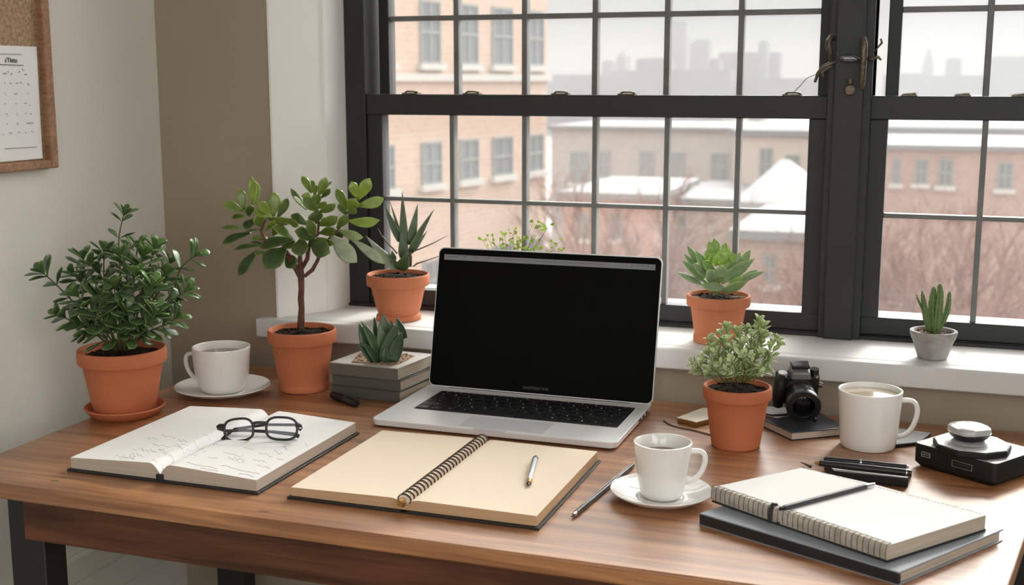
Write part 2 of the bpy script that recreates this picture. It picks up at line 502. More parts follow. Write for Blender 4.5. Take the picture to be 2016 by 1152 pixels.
# ------------------------------------------------------------------ room shell
XL, XR, YB, YR, ZC = -1.33, 1.65, 1.88, -1.95, 2.65     # left, right, window wall (room face), rear, ceiling
WX0, WX1, WZ0, WZ1 = -1.098, .80, .80, 2.20              # window opening
YW = 2.03                                                # room side of the window frames
YO = 2.22                                                # outside face of the wall
def struct(name, mb, m, **k):
    o = obj(name, mb, m, **k); o['kind'] = 'structure'; return o
struct('floor', MB().box(XL - .1, XR + .1, YR - .1, YO, -.08, 0), FLOOR, flat=True)
struct('ceiling', MB().box(XL - .1, XR + .1, YR - .1, YO, ZC, ZC + .1), CEIL, flat=True)
struct('wall_left', MB().box(XL - .1, XL, YR - .1, YO, 0, ZC), PAINT, flat=True)
b = MB()
b.box(XR, XR + .1, YR - .1, -1.2, 0, ZC); b.box(XR, XR + .1, .3, YO, 0, ZC)
b.box(XR, XR + .1, -1.2, .3, 0, 1.05); b.box(XR, XR + .1, -1.2, .3, 2.25, ZC)
struct('wall_right', b, PAINT, flat=True)  # opening added for the side fill light
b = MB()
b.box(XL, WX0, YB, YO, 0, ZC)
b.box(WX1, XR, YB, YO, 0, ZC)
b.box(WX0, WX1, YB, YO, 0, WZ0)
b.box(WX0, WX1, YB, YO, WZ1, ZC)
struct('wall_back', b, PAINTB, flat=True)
b = MB()
b.box(XL, -.5, YR - .1, YR, 0, ZC); b.box(1.2, XR, YR - .1, YR, 0, ZC)
b.box(-.5, 1.2, YR - .1, YR, 0, 1.0); b.box(-.5, 1.2, YR - .1, YR, 2.3, ZC)
struct('wall_rear', b, PAINT, flat=True)  # opening added for the rear fill light
# splayed white window reveal with a moulded step
xs = at_y(627, 300, 1.955).x
b = MB()
b.extr([(WX0 - .0, YB - .003), (WX0 - .004, YB - .003), (WX0 - .004, YO - .02), (-1.034, YO - .02), (-1.034, YW), (xs + .010, 1.966), (xs + .004, 1.962), (xs, 1.951)], 'x', 0, 1)
b.V = [Vector((v.y, v.z, .80 + v.x * (WZ1 - .80))) for v in b.V]
struct('trim_1', b, WHITE, sharp=20)
# window sill
b = MB()
b.box(WX0 - .035, WX1 + .04, 1.855, YB + .002, .801, .835)
b.box(WX0 - .003, WX1, YB, YW + .03, .801, .835)
sill = struct('trim_2', b, mat('sill_paint', (.66, .655, .64), .6, spec=.3, bump=.05, bscale=60), bevel=.003)
# outside ledge, snow-white
struct('trim_3', MB().box(WX0 - .1, WX1 + .1, YO - .06, YO + .02, .80, .846), LEDGE, bevel=.004)
# white horizontal boards low on the left wall
b = MB()
z = .471
tops = [.471, .428, .376, .322, .268, .214, .16]
for i, zt in enumerate(tops[:-1]):
    zb = tops[i + 1]
    b.extr([(XL, zb), (XL + .010, zb), (XL + .010, zt - .006), (XL + .004, zt), (XL, zt)], 'y', 1.42, YB) if False else None
    prof = [(XL, zb), (XL + .012, zb), (XL + .012, zt - .005), (XL + .006, zt), (XL, zt)]
    n0 = len(b.V)
    b.add([(x, 1.30, zz) for x, zz in prof] + [(x, YB, zz) for x, zz in prof],
          [(0, 1, 2, 3, 4), (9, 8, 7, 6, 5)] + [(i_, 5 + i_, 5 + (i_ + 1) % 5, (i_ + 1) % 5) for i_ in range(5)])
struct('trim_4', b, PAINT, flat=True)
struct('baseboard_left', MB().box(XL, XL + .014, YR, YB, 0, .12), WHITE, bevel=.002)
struct('baseboard_back', MB().box(XL, XR, YB - .014, YB, 0, .12), WHITE, bevel=.002)

# ------------------------------------------------------------------ windows
def window(name, x0, x1, g0, g1, lows, ups, upg0, upg1):
    root = bpy.data.objects.new(name, None); C.objects.link(root); root.location = (x0, YW, .835); root['kind'] = 'structure'
    def p(n, mb, m, **k): return obj(n, mb, m, root, world=True, **k)
    zr0, zr1 = 1.190, 1.227
    # outer jambs and head
    b = MB()
    b.box(x0, g0 - .030, YW, YW + .10, .835, WZ1)
    b.box(g1 + .030, x1, YW, YW + .10, .835, WZ1)
    b.box(x0, x1, YW, YW + .10, WZ1 - .04, WZ1)
    b.box(x0, x1, YW + .002, YW + .10, .835, .842)
    p('window_frame', b, FRAME, bevel=.002)
    # lower sash
    b = MB()
    b.box(g0 - .030, g0, YW + .006, YW + .034, .842, zr0)
    b.box(g1, g1 + .030, YW + .006, YW + .034, .842, zr0)
    b.box(g0 - .030, g1 + .030, YW + .005, YW + .036, .842, .871)
    b.box(g0 - .030, g1 + .030, YW + .004, YW + .038, zr0, zr1)
    p('lower_sash', b, FRAME, bevel=.0015)
    b = MB()
    for x in lows: b.box(x - .0042, x + .0042, YW + .010, YW + .030, .871, zr0)
    zz = [1.037]
    for z_ in zz: b.box(g0, g1, YW + .011, YW + .029, z_ - .0036, z_ + .0036)
    p('muntins', b, MUNT, bevel=.001)
    p('glass', MB().box(g0, g1, YW + .018, YW + .021, .871, zr0), GLASS, flat=True)
    # upper sash, one step further out
    b = MB()
    Y2 = YW + .045
    b.box(upg0 - .02, upg0, Y2, Y2 + .03, zr0, WZ1 - .04)
    b.box(upg1, upg1 + .02, Y2, Y2 + .03, zr0, WZ1 - .04)
    b.box(upg0 - .02, upg1 + .02, Y2, Y2 + .03, zr0, zr1 - .004)
    b.box(upg0 - .02, upg1 + .02, Y2, Y2 + .03, WZ1 - .075, WZ1 - .04)
    p('upper_sash', b, FRAME, bevel=.0015)
    b = MB()
    for x in ups: b.box(x - .0048, x + .0048, Y2 + .004, Y2 + .024, zr1 - .004, WZ1 - .075)
    zt = 1.3625
    while zt < WZ1 - .12:
        b.box(upg0, upg1, Y2 + .005, Y2 + .023, zt - .0045, zt + .0045); zt += .148
    p('muntins', b, MUNT, bevel=.001)
    p('glass', MB().box(upg0, upg1, Y2 + .012, Y2 + .015, zr1 - .004, WZ1 - .075), GLASS, flat=True)
    return root
w1 = window('window_1', -1.034, -.176, -.964, -.204, [-.829, -.692, -.564, -.438, -.318], [x * 1.022 for x in (-.817, -.690, -.564, -.440, -.318)], -.966, -.196)
w2 = window('window_2', -.108, .80, -.082, .76, [.063, .208, .353, .498, .643], [x * 1.022 for x in (.060, .20, .342, .484, .626)], -.070, .755)
# centre post between the two windows
b = MB()
b.box(-.176, -.108, YW - .012, YW + .1, .835, WZ1)
b.box(-.166, -.120, YW - .020, YW - .010, .835, WZ1)
struct('trim_5', b, FRAME, bevel=.002)
b = MB()
b.box(-1.034, .80, YW - .006, YW + .004, .835, .8405)
struct('trim_6', b, FRAME, bevel=.001)
# sash lifts on the meeting rails
for i, px in enumerate((810, 930, 1104, 1235, 1560)):
    P = at_y(px, 186, YW + .015)
    b = MB()
    b.box(P.x - .015, P.x + .015, YW + .006, YW + .024, 1.227, 1.2295)
    b.tube([(P.x - .011, YW + .012, 1.2295), (P.x - .006, YW + .008, 1.232), (P.x + .007, YW + .008, 1.232), (P.x + .014, YW + .012, 1.2305)], .0018, 6)
    o = obj('sash_catch', b, BRASS, w1, world=True); o['label'] = 'small tarnished brass catch'
for i, px in enumerate((1790, 1895, 2008)):
    P = at_y(px, 191, YW + .015)
    b = MB()
    b.box(P.x - .012, P.x + .012, YW + .006, YW + .022, 1.227, 1.2295)
    b.tube([(P.x - .010, YW + .012, 1.229), (P.x + .010, YW + .010, 1.231)], .0016, 6)
    o = obj('sash_catch', b, BRASS, w2, world=True); o['label'] = 'small tarnished brass catch'
# latch hardware on the centre post
def lp(x, y, d=.0): return at_y(1560 + x / 6.4, 40 + y / 6.4, YW - .022 - d)
lt = thing('window_latch', lp(650, 500), 'worn brass window latch with levers on the dark centre post between the two windows', 'latch')
def lpart(n, pts, r, d=0, m=BRASS, flat=1.0):
    b = MB(); b.tube([lp(x, y, dd) for x, y, dd in pts], r, 10, flat); return obj(n, b, m, lt, world=True)
lpart('lever_handle', [(530, 235, -.004), (490, 205, .006), (455, 260, .012), (450, 330, .012), (480, 400, .01), (490, 490, .004)], [.003, .0042, .0048, .005, .004, .003])
lpart('lever_handle', [(900, 210, .008), (905, 300, .012), (900, 420, .012), (890, 600, .010), (885, 760, .008), (880, 850, .004)], [.0035, .0055, .0058, .0052, .005, .0035])
lpart('locking_arm', [(560, 520, 0), (470, 545, .006), (380, 590, .009), (320, 670, .009), (285, 780, .006)], [.002, .0032, .003, .0028, .0022])
lpart('locking_arm', [(940, 500, .004), (1020, 475, .009), (1090, 465, .009), (1118, 500, .008)], [.0026, .0028, .0026, .002])
lpart('hook', [(500, 580, 0), (420, 620, .006), (370, 660, .006), (390, 710, .006)], .0018)
lpart('hook', [(1020, 420, .004), (1070, 350, .006), (1130, 280, .008), (1115, 235, .006)], [.001, .0013, .002, .0018])
b = MB(); b.tube([lp(620, 480, .004), lp(660, 480, .008), lp(760, 480, .008), (lp(840, 500, .004))], [.0035, .0062, .006, .0035], 12)
obj('latch_barrel', b, STEEL, lt, world=True)
b = MB(); c_ = lp(727, 875, .004); b.tube([c_ + Vector((0, .006, 0)), c_, c_ - Vector((0, .003, 0))], [.0095, .0095, .007], 20)
c2_ = lp(727, 770, .002); b.tube([c2_ + Vector((0, .004, .003)), c_ + Vector((0, .004, .0))], .005, 10)
obj('keyhole_plate', b, BRASS, lt, world=True)
b = MB(); P0 = lp(0, 925, -.022); P1 = lp(95, 830, -.01); P2 = lp(180, 730, .0); P3 = lp(300, 680, .004)
b.tube([P0, P1, P2, P3], .0007, 6); obj('pull_wire', b, STEEL, lt, world=True)

# ------------------------------------------------------------------ pin board on the left wall
pb = thing('pin_board', (XL, 1.3, 1.115), 'cork pin board in a light wooden frame on the left wall', 'pin board')
XF = XL + .018
yo, zo = at_x(117, 328, XF).y, at_x(117, 330, XF).z
yi, zi = at_x(101, 300, XF).y, at_x(60, 318, XF).z
pb.location = (XL, 1.25, zo)
b = MB(); b.box(XL + .001, XL + .006, .90, yi + .004, zi - .004, 1.70); obj('cork_panel', b, CORK, pb, world=True, flat=True)
b = MB()
b.box(XL + .001, XF, yi, yo, zo, 1.71)
b.box(XL + .001, XF, .88, .90, zo, 1.71)
b.box(XL + .001, XF, .90, yi, zo, zi)
b.box(XL + .001, XF, .90, yi, 1.69, 1.71)
obj('frame', b, OAK, pb, bevel=.002, world=True)
cal = thing('calendar_sheet', (XL + .0065, 1.40, 1.135), 'white printed calendar sheet pinned on the cork board', 'paper')
b = MB()
NP = 8
for i in range(NP + 1):
    zz = 1.304 - i * (.174) / NP
    xo = XL + .0085 + .0008 * sin(i * .9)
    pe = at_x(72 + 12 * i / NP, 92 + (220 * i / NP), xo)
    zl = pe.z
    b.add([(xo, pe.y - .16, zl), (xo, pe.y, zl), (xo - .0006, pe.y - .16, zl), (xo - .0006, pe.y, zl)], [])
for i in range(NP):
    a = i * 4; c_ = (i + 1) * 4
    b.F += [(a, a + 1, c_ + 1, c_), (a + 2, c_ + 2, c_ + 3, a + 3), (a + 1, a + 3, c_ + 3, c_ + 1), (a, c_, c_ + 2, a + 2)]
b.F += [(0, 2, 3, 1), (NP * 4, NP * 4 + 1, NP * 4 + 3, NP * 4 + 2)]
obj('sheet', b, PAPER, cal, world=True)
def cx(px, py, d=.0100): return at_x(px, py, XL + d)
b = MB()
def cline(x0, y0, x1, y1, r=.0004): b.tube([cx(x0, y0), cx(x1, y1)], r, 5)
cline(-20, 106, 42, 107); cline(-20, 126, 46, 129, .0006); cline(10, 293, 73, 289)
rr = random.Random(3)
for gx, gy, n_ in [(6, 145, 5), (14, 143, 3), (20, 146, 3), (36, 141, 3), (44, 138, 3), (48, 147, 4), (9, 164, 1), (19, 165, 2), (31, 165, 3), (40, 164, 3), (54, 165, 3), (9, 185, 2), (28, 184, 4), (54, 184, 2),
                   (9, 205, 2), (31, 205, 2), (48, 203, 3), (57, 206, 2), (12, 226, 3), (33, 225, 2), (50, 224, 2), (59, 225, 2), (13, 244, 2), (33, 244, 3), (52, 242, 5), (60, 242, 4), (5, 264, 2), (18, 263, 4), (35, 261, 4), (50, 261, 2), (62, 259, 3)]:
    for k in range(n_):
        x = gx + k * 1.4 + rr.uniform(-.4, .4); y = gy + rr.uniform(-1.5, 1.5)
        b.tube([cx(x, y), cx(x + rr.uniform(-1, 1.5), y + rr.uniform(-2, 2)), cx(x + rr.uniform(.5, 2), y + rr.uniform(-2, 2))], .0003, 4)
obj('printed_marks', b, INK, cal, world=True)
tm = text_mb("a'Thitto", .0105)
T0 = cx(22, 119, .0098)
tm.V = [Vector((T0.x + v.z, T0.y + v.x * .8, T0.z + v.y)) for v in tm.V]
obj('heading', tm, GREENINK, cal, world=True, flat=True)

# ------------------------------------------------------------------ desk
dk = thing('desk', (-.5, 1.5, 0), 'brown wooden desk with black steel legs in front of the window', 'desk')
top = [(-1.19, 1.176), (.076, 1.174), (.182, 1.852), (-1.19, 1.80 if False else 1.79)]
top = [(-1.19, 1.178), (.076, 1.174), (.182, 1.852), (-1.13, 1.848), (-1.19, 1.80)]
top = [(-1.19, 1.178), (.076, 1.174), (.182, 1.852), (-1.19, 1.848)]
b = MB().prism(top, .729, .75)
obj('tabletop', b, WOOD, dk, bevel=.0025, world=True)
b = MB()
b.box(-1.075, .05, 1.190, 1.208, .674, .7289)
obj('apron', b, WOODD, dk, bevel=.001, world=True)
b = MB(); b.box(-1.13, .10, 1.80, 1.818, .674, .7289); obj('apron', b, WOODD, dk, bevel=.001, world=True)
b = MB(); b.prism([(-1.10, 1.252), (-1.085, 1.252), (-1.125, 1.76), (-1.14, 1.76)], .674, .7289); obj('apron', b, WOODD, dk, world=True)
b = MB(); b.prism([(.045, 1.21), (.063, 1.21), (.152, 1.80), (.134, 1.80)], .674, .7289); obj('apron', b, WOODD, dk, world=True)
for x0, x1, y0, y1 in ((-1.117, -1.062, 1.209, 1.250), (.02, .065, 1.209, 1.25), (-1.172, -1.118, 1.76, 1.80), (.10, .15, 1.755, 1.80)):
    b = MB().box(x0, x1, y0, y1, 0, .7289); obj('leg', b, BLACKM, dk, bevel=.002, world=True)

# ------------------------------------------------------------------ pots and plants
def pot_profile(h, R, rimh, r1, r0, th=.0045, ring=None):
    out = []
    if ring:
        out += [(ring[0] - .002, 0), (ring[0], .001), (ring[0] + .0005, ring[1] * .6), (ring[0] - .001, ring[1]), (r0 + .0006, ring[1] + .0015)]
    else:
        out += [(r0 - .002, 0), (r0, .002)]
    out += [(r0 + (r1 - r0) * .33, (h - rimh) * .33), (r0 + (r1 - r0) * .66, (h - rimh) * .66), (r1, h - rimh - .001), (r1 + .0008, h - rimh),
            (R - .0015, h - rimh + .001), (R - .0002, h - rimh + .003), (R, h - .004), (R - .0006, h - .001), (R - .002, h), (R - th + .001, h), (R - th, h - .0015), (R - th - .001, h - .010)]
    return out
def add_pot(root, h, R, rimh, r1, r0, m=TERRA, ring=None, th=.0045, soild=.008, base=0, soil=SOIL, seed=1):
    pr = pot_profile(h, R, rimh, r1, r0, th, ring)
    ins = R - th - .001
    pr = pr + [(ins - .003, h - soild - .012), (0.0005, h - soild - .013)]
    b = MB().lathe(pr, (0, 0, base)); obj('pot', b, m, root)
    rg = random.Random(seed); b = MB(); n = 7; seg = 28; V = []; F = []
    for i in range(n + 1):
        for k in range(seg):
            r = (ins + .0004) * i / n; q = 2 * PI * k / seg
            V.append((r * cos(q), r * sin(q), base + h - soild + rg.uniform(-.0016, .0016) + (.002 * (1 - i / n))))
    for i in range(n):
        for k in range(seg):
            F.append((i * seg + k, (i + 1) * seg + k, (i + 1) * seg + (k + 1) % seg, i * seg + (k + 1) % seg))
    b.add(V, F)
    for i in range(70):
        q = rg.uniform(0, 2 * PI); r = ins * .93 * sqrt(rg.random()); s_ = rg.uniform(.0010, .0026)
        b.ball((r * cos(q), r * sin(q), base + h - soild + .001), s_, s_ * rg.uniform(.6, 1.2), s_ * .8, 6, 4)
    obj('soil', b, soil, root, sharp=80)

JADE = [.18, .42, .74, .96, 1.0, .82, .04]
OBOV = [.14, .30, .55, .82, 1.0, .95, .10]
LANC = [.62, .92, 1.0, .88, .70, .48, .24, .02]
ECHP = [.50, .72, .93, 1.0, .84, .46, .02]
OVAL = [.30, .75, .95, 1.0, .92, .68, .22]
AGAP = [.70, .95, 1.0, .92, .74, .45, .03]
DEPTHDIR = Vector((-FW.x, -FW.y, 0)).normalized()     # towards the camera, level

def tracer(ox, oy, s, P):
    """zoomed pixel -> point on the upright plane through P facing the room, plus an offset (towards the viewer positive)"""
    def f(x, y, d=0.0):
        return at_d(ox + x / s, oy + y / s, P + DEPTHDIR * d, DEPTHDIR)
    return f
def traced_leaf(b, A, T, wpx, pxm, prof, tw=0, th=.1, cup=.15, bend=0, tint=0, nz=.35):
    """leaf from A to T, apparent width wpx px; its face looks towards the viewer, tilted tw degrees"""
    w_ = wpx / pxm / max(cos(radians(tw)), .3)
    n = (CAM - (A + T) / 2).normalized() + Vector((0, 0, nz * .3))
    n = Matrix.Rotation(radians(tw), 3, (T - A).normalized()) @ n
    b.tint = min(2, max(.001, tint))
    b.leaf(A, T, w_, n, prof, th, cup, bend)

# --- jade tree ---
P = at_z(598, 765, .75)
jt = thing('jade_plant', P, 'tree-shaped jade plant with one bare trunk in a terracotta pot between cup and books', 'plant')
add_pot(jt, .101, .0562, .022, .0492, .0385, ring=(.0405, .011), seed=2)
PB = P.copy()
rg = random.Random(11)
fA = tracer(430, 340, 5.235, PB); fB = tracer(560, 340, 5.235, PB)
b = MB()
S = .00433
def px_r(px): return px / 5.235 / 1203
b.tube([fB(170, 1600), fB(172, 1500), fB(178, 1400), fB(170, 1300), fB(176, 1200), fB(172, 1080), fB(178, 1040)], [px_r(40), px_r(36), px_r(31), px_r(33), px_r(30), px_r(34), px_r(26)], 12)
b.tube([fB(172, 1100), fB(120, 1010), fB(70, 930), fB(20, 850), fB(-20, 760)], [px_r(24), px_r(20), px_r(16), px_r(13), px_r(10)], 8)
b.tube([fB(178, 1070), fB(165, 960), fB(160, 880), fB(165, 820, -.005), fB(170, 650, -.01)], [px_r(30), px_r(30), px_r(24), px_r(18), px_r(14)], 8)
b.tube([fB(185, 980), fB(235, 890, .004), fB(250, 780, .004), fB(270, 690), fB(345, 640), fB(352, 520), fB(350, 400)], [px_r(22), px_r(24), px_r(20), px_r(16), px_r(14), px_r(13), px_r(10)], 8)
b.tube([fB(205, 1070), fB(290, 1000, -.006), fB(345, 900, -.010), fB(365, 800, -.012), fB(460, 680, -.008), fB(545, 600), fB(600, 520), fB(650, 400)], [px_r(20), px_r(22), px_r(20), px_r(15), px_r(13), px_r(12), px_r(11), px_r(9)], 8)
b.tube([fA(830, 1010), fA(740, 860), fA(660, 740), fA(560, 700, .003), fA(485, 700, .004), fA(440, 600, .004), fA(490, 480, .004)], [px_r(18), px_r(16), px_r(14), px_r(16), px_r(20), px_r(16), px_r(9)], 8)
obj('stem', b, BARK, jt, world=True)
b = MB()
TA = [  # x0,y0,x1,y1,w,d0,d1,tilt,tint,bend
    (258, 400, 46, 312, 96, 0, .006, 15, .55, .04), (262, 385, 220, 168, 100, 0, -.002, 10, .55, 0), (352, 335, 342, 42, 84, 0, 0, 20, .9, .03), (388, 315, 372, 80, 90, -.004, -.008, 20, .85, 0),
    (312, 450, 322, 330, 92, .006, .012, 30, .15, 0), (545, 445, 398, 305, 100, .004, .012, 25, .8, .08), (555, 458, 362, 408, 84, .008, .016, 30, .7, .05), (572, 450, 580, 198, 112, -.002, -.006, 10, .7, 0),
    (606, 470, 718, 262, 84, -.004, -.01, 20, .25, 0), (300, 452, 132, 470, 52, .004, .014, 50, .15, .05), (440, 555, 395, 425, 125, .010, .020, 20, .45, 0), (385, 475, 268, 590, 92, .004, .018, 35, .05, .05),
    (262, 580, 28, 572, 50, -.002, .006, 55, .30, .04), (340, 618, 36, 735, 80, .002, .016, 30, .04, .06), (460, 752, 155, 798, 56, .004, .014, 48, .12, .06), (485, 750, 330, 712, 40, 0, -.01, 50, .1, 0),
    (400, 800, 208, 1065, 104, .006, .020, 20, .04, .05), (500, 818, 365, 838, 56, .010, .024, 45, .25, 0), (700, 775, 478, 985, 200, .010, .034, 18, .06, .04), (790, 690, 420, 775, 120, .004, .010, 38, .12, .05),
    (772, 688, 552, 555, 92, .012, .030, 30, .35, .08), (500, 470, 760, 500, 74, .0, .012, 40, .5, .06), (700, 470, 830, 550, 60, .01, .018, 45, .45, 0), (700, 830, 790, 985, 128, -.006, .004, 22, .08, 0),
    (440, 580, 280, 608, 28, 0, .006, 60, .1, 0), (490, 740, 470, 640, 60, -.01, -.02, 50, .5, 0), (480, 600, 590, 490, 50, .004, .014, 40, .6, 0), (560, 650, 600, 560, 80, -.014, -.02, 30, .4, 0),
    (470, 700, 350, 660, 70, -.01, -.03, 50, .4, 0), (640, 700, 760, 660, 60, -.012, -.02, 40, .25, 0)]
TB = [  # the palest tints put glossy reflection into the leaf colour
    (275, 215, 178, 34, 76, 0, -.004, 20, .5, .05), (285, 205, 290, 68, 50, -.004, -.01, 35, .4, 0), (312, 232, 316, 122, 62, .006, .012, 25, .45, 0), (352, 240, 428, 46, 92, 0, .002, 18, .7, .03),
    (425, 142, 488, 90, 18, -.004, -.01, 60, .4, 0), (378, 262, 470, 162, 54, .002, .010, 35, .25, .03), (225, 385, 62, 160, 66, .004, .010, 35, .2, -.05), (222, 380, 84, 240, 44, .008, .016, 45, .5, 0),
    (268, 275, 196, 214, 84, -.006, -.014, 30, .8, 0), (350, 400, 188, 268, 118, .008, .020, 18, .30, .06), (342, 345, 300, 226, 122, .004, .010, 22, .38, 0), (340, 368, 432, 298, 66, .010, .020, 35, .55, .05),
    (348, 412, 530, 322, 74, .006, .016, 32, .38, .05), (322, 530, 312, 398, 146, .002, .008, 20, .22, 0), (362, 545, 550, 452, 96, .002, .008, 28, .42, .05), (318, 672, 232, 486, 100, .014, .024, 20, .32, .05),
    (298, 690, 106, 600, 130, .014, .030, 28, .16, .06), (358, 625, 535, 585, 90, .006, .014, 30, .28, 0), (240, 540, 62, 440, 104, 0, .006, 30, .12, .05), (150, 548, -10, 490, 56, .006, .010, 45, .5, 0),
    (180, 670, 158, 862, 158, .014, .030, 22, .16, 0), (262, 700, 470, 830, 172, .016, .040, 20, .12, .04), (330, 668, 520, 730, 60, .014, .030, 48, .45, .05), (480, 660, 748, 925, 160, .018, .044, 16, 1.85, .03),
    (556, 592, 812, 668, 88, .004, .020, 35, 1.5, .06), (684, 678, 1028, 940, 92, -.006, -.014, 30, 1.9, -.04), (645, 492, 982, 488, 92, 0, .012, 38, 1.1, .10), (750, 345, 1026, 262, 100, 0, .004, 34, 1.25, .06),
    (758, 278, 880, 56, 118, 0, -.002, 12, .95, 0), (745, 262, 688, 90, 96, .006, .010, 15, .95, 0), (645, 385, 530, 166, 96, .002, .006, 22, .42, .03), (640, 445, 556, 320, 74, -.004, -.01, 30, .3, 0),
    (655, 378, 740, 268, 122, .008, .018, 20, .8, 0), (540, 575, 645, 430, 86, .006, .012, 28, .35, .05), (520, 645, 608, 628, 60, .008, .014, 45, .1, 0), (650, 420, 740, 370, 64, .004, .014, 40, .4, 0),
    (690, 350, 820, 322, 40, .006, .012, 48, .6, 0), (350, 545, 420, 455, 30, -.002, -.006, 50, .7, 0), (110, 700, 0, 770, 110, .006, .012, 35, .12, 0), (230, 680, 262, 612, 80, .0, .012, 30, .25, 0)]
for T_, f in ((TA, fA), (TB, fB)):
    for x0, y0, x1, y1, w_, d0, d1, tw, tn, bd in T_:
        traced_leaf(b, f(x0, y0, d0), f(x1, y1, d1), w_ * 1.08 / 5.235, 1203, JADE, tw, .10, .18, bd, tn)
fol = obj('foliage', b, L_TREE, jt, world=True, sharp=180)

# --- jade bush on the left ---
P = at_z(247, 815, .75)
b = MB()
b.lathe([(.046, 0), (.050, .0015), (.0585, .0115), (.0600, .0135), (.0595, .0150), (.0575, .0152), (.055, .0125), (.049, .0060), (.0005, .0055)])
sc_ = thing('pot_saucer', P, 'terracotta saucer under the bushy plant pot at the desk left end', 'saucer')
obj('saucer', b, TERRA, sc_)
jb = thing('jade_bush', P + Vector((0, 0, .0062)), 'dense dark green bushy succulent in the large terracotta pot at the left', 'plant')
add_pot(jb, .0975, .0655, .0225, .0590, .0455, seed=5, soild=.012)
f = tracer(0, 0, 1, P)
bs, bl = MB(), MB()
rg = random.Random(21)
def stem_leaves(bs, bl, pts, r0, r1, L, W, n, prof, start=.3, ros=5, spread=.95, th=.11, tint=(.1, .5), up=.55, cup=.2, jit=.15, paired=True, lift=.12):
    # catmull-rom through pts
    P_ = [pts[0]] + pts + [pts[-1]]
    path = []
    for i in range(1, len(P_) - 2):
        for k in range(6):
            t = k / 6
            a, b_, c_, d_ = P_[i - 1], P_[i], P_[i + 1], P_[i + 2]
            path.append(.5 * ((2 * b_) + (c_ - a) * t + (2 * a - 5 * b_ + 4 * c_ - d_) * t * t + (3 * b_ - a - 3 * c_ + d_) * t ** 3))
    path.append(pts[-1])
    m = len(path)
    bs.tube(path, [r0 + (r1 - r0) * i / (m - 1) for i in range(m)], 6)
    ph = rg.uniform(0, PI)
    for j in range(n):
        u = start + (1 - start) * (j + .5) / n
        i = min(int(u * (m - 1)), m - 2)
        c_ = path[i]; t = (path[i + 1] - path[max(i - 1, 0)]).normalized()
        s1 = t.orthogonal().normalized(); s2 = t.cross(s1)
        for q in ((0, PI) if paired else (rg.uniform(0, 2 * PI),)):
            a = ph + j * 1.65 + q + rg.uniform(-jit, jit) * 2
            o_ = s1 * cos(a) + s2 * sin(a)
            d_ = (o_ * spread + t * (up + .3 * u) + Vector((0, 0, lift))).normalized()
            l_ = L * rg.uniform(.75, 1.12) * (1.05 - .3 * abs(u - .55))
            nn = (t * spread - o_ * up + Vector((0, 0, .3)))
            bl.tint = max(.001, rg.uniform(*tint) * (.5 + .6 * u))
            bl.leaf(c_, c_ + d_ * l_, W * rg.uniform(.8, 1.1), nn, prof, th, cup, rg.uniform(-.03, .05), 7, 8)
    t = (path[-1] - path[-3]).normalized(); s1 = t.orthogonal().normalized(); s2 = t.cross(s1); c_ = path[-1]
    for k in range(ros):
        a = ph + k * 2.4; sp_ = .35 + .65 * (1 - k / ros)
        o_ = s1 * cos(a) + s2 * sin(a)
        d_ = (o_ * sp_ + t * (1.15 - sp_ * .5)).normalized(); l_ = L * (.45 + .4 * sp_)
        bl.tint = min(1, tint[1] * rg.uniform(.9, 1.5))
        bl.leaf(c_, c_ + d_ * l_, W * .8 * (.6 + .4 * sp_), t - o_ * .4, prof, th, cup, .05, 7, 8)
root0 = lambda dx, dd: f(245 + dx, 688, dd)
BR = [  # pixel path from pot to tip with depth offsets
    [(225, 690, .0), (190, 640, .01), (150, 600, .02), (112, 562, .025), (88, 540, .03)],
    [(225, 690, .01), (185, 655, .025), (150, 638, .03), (122, 622, .035)],
    [(235, 690, .0), (200, 610, .0), (172, 560, .0), (164, 512, .0)],
    [(235, 690, .02), (200, 645, .045), (175, 610, .055), (155, 585, .06)],
    [(240, 690, .0), (240, 600, .0), (236, 520, .0), (234, 470, .0), (243, 425, .0)],
    [(245, 690, -.01), (215, 600, -.03), (205, 545, -.03), (205, 500, -.035)],
    [(245, 690, .0), (270, 600, .01), (290, 540, .01), (303, 492, .01)],
    [(250, 690, .0), (300, 620, -.005), (340, 575, -.01), (355, 530, -.01), (382, 505, -.01)],
    [(250, 690, .02), (295, 640, .03), (330, 600, .03), (362, 575, .03)],
    [(250, 690, .01), (290, 655, .02), (325, 640, .03), (345, 628, .03)],
    [(245, 690, .03), (255, 640, .05), (262, 580, .06), (265, 545, .06)],
    [(245, 690, .03), (240, 650, .05), (232, 610, .065), (225, 570, .065)],
    [(245, 690, .02), (275, 640, .05), (285, 600, .065), (300, 565, .07)],
    [(240, 690, .0), (250, 600, -.03), (265, 530, -.04), (270, 490, -.04)],
    [(240, 690, .0), (290, 610, -.03), (320, 560, -.04), (335, 520, -.04)],
    [(232, 690, .0), (195, 600, -.02), (175, 570, -.03), (150, 545, -.03)],
    [(240, 690, .03), (215, 650, .06), (195, 620, .075), (200, 585, .08)],
    [(250, 690, .03), (270, 665, .055), (290, 645, .065), (305, 620, .07)],
    [(240, 690, .02), (245, 610, .02), (250, 550, .03), (238, 510, .03)],
    [(245, 690, .02), (265, 620, .03), (300, 580, .03), (322, 545, .02)],
    [(230, 690, .02), (205, 665, .03), (180, 650, .03), (165, 640, .02)],
    [(240, 690, .03), (232, 665, .06), (235, 640, .07), (245, 615, .08)],
    [(245, 690, .0), (225, 590, .01), (200, 545, .01), (185, 525, .01)],
    [(245, 690, .0), (280, 585, .02), (275, 530, .03), (282, 505, .03)]]
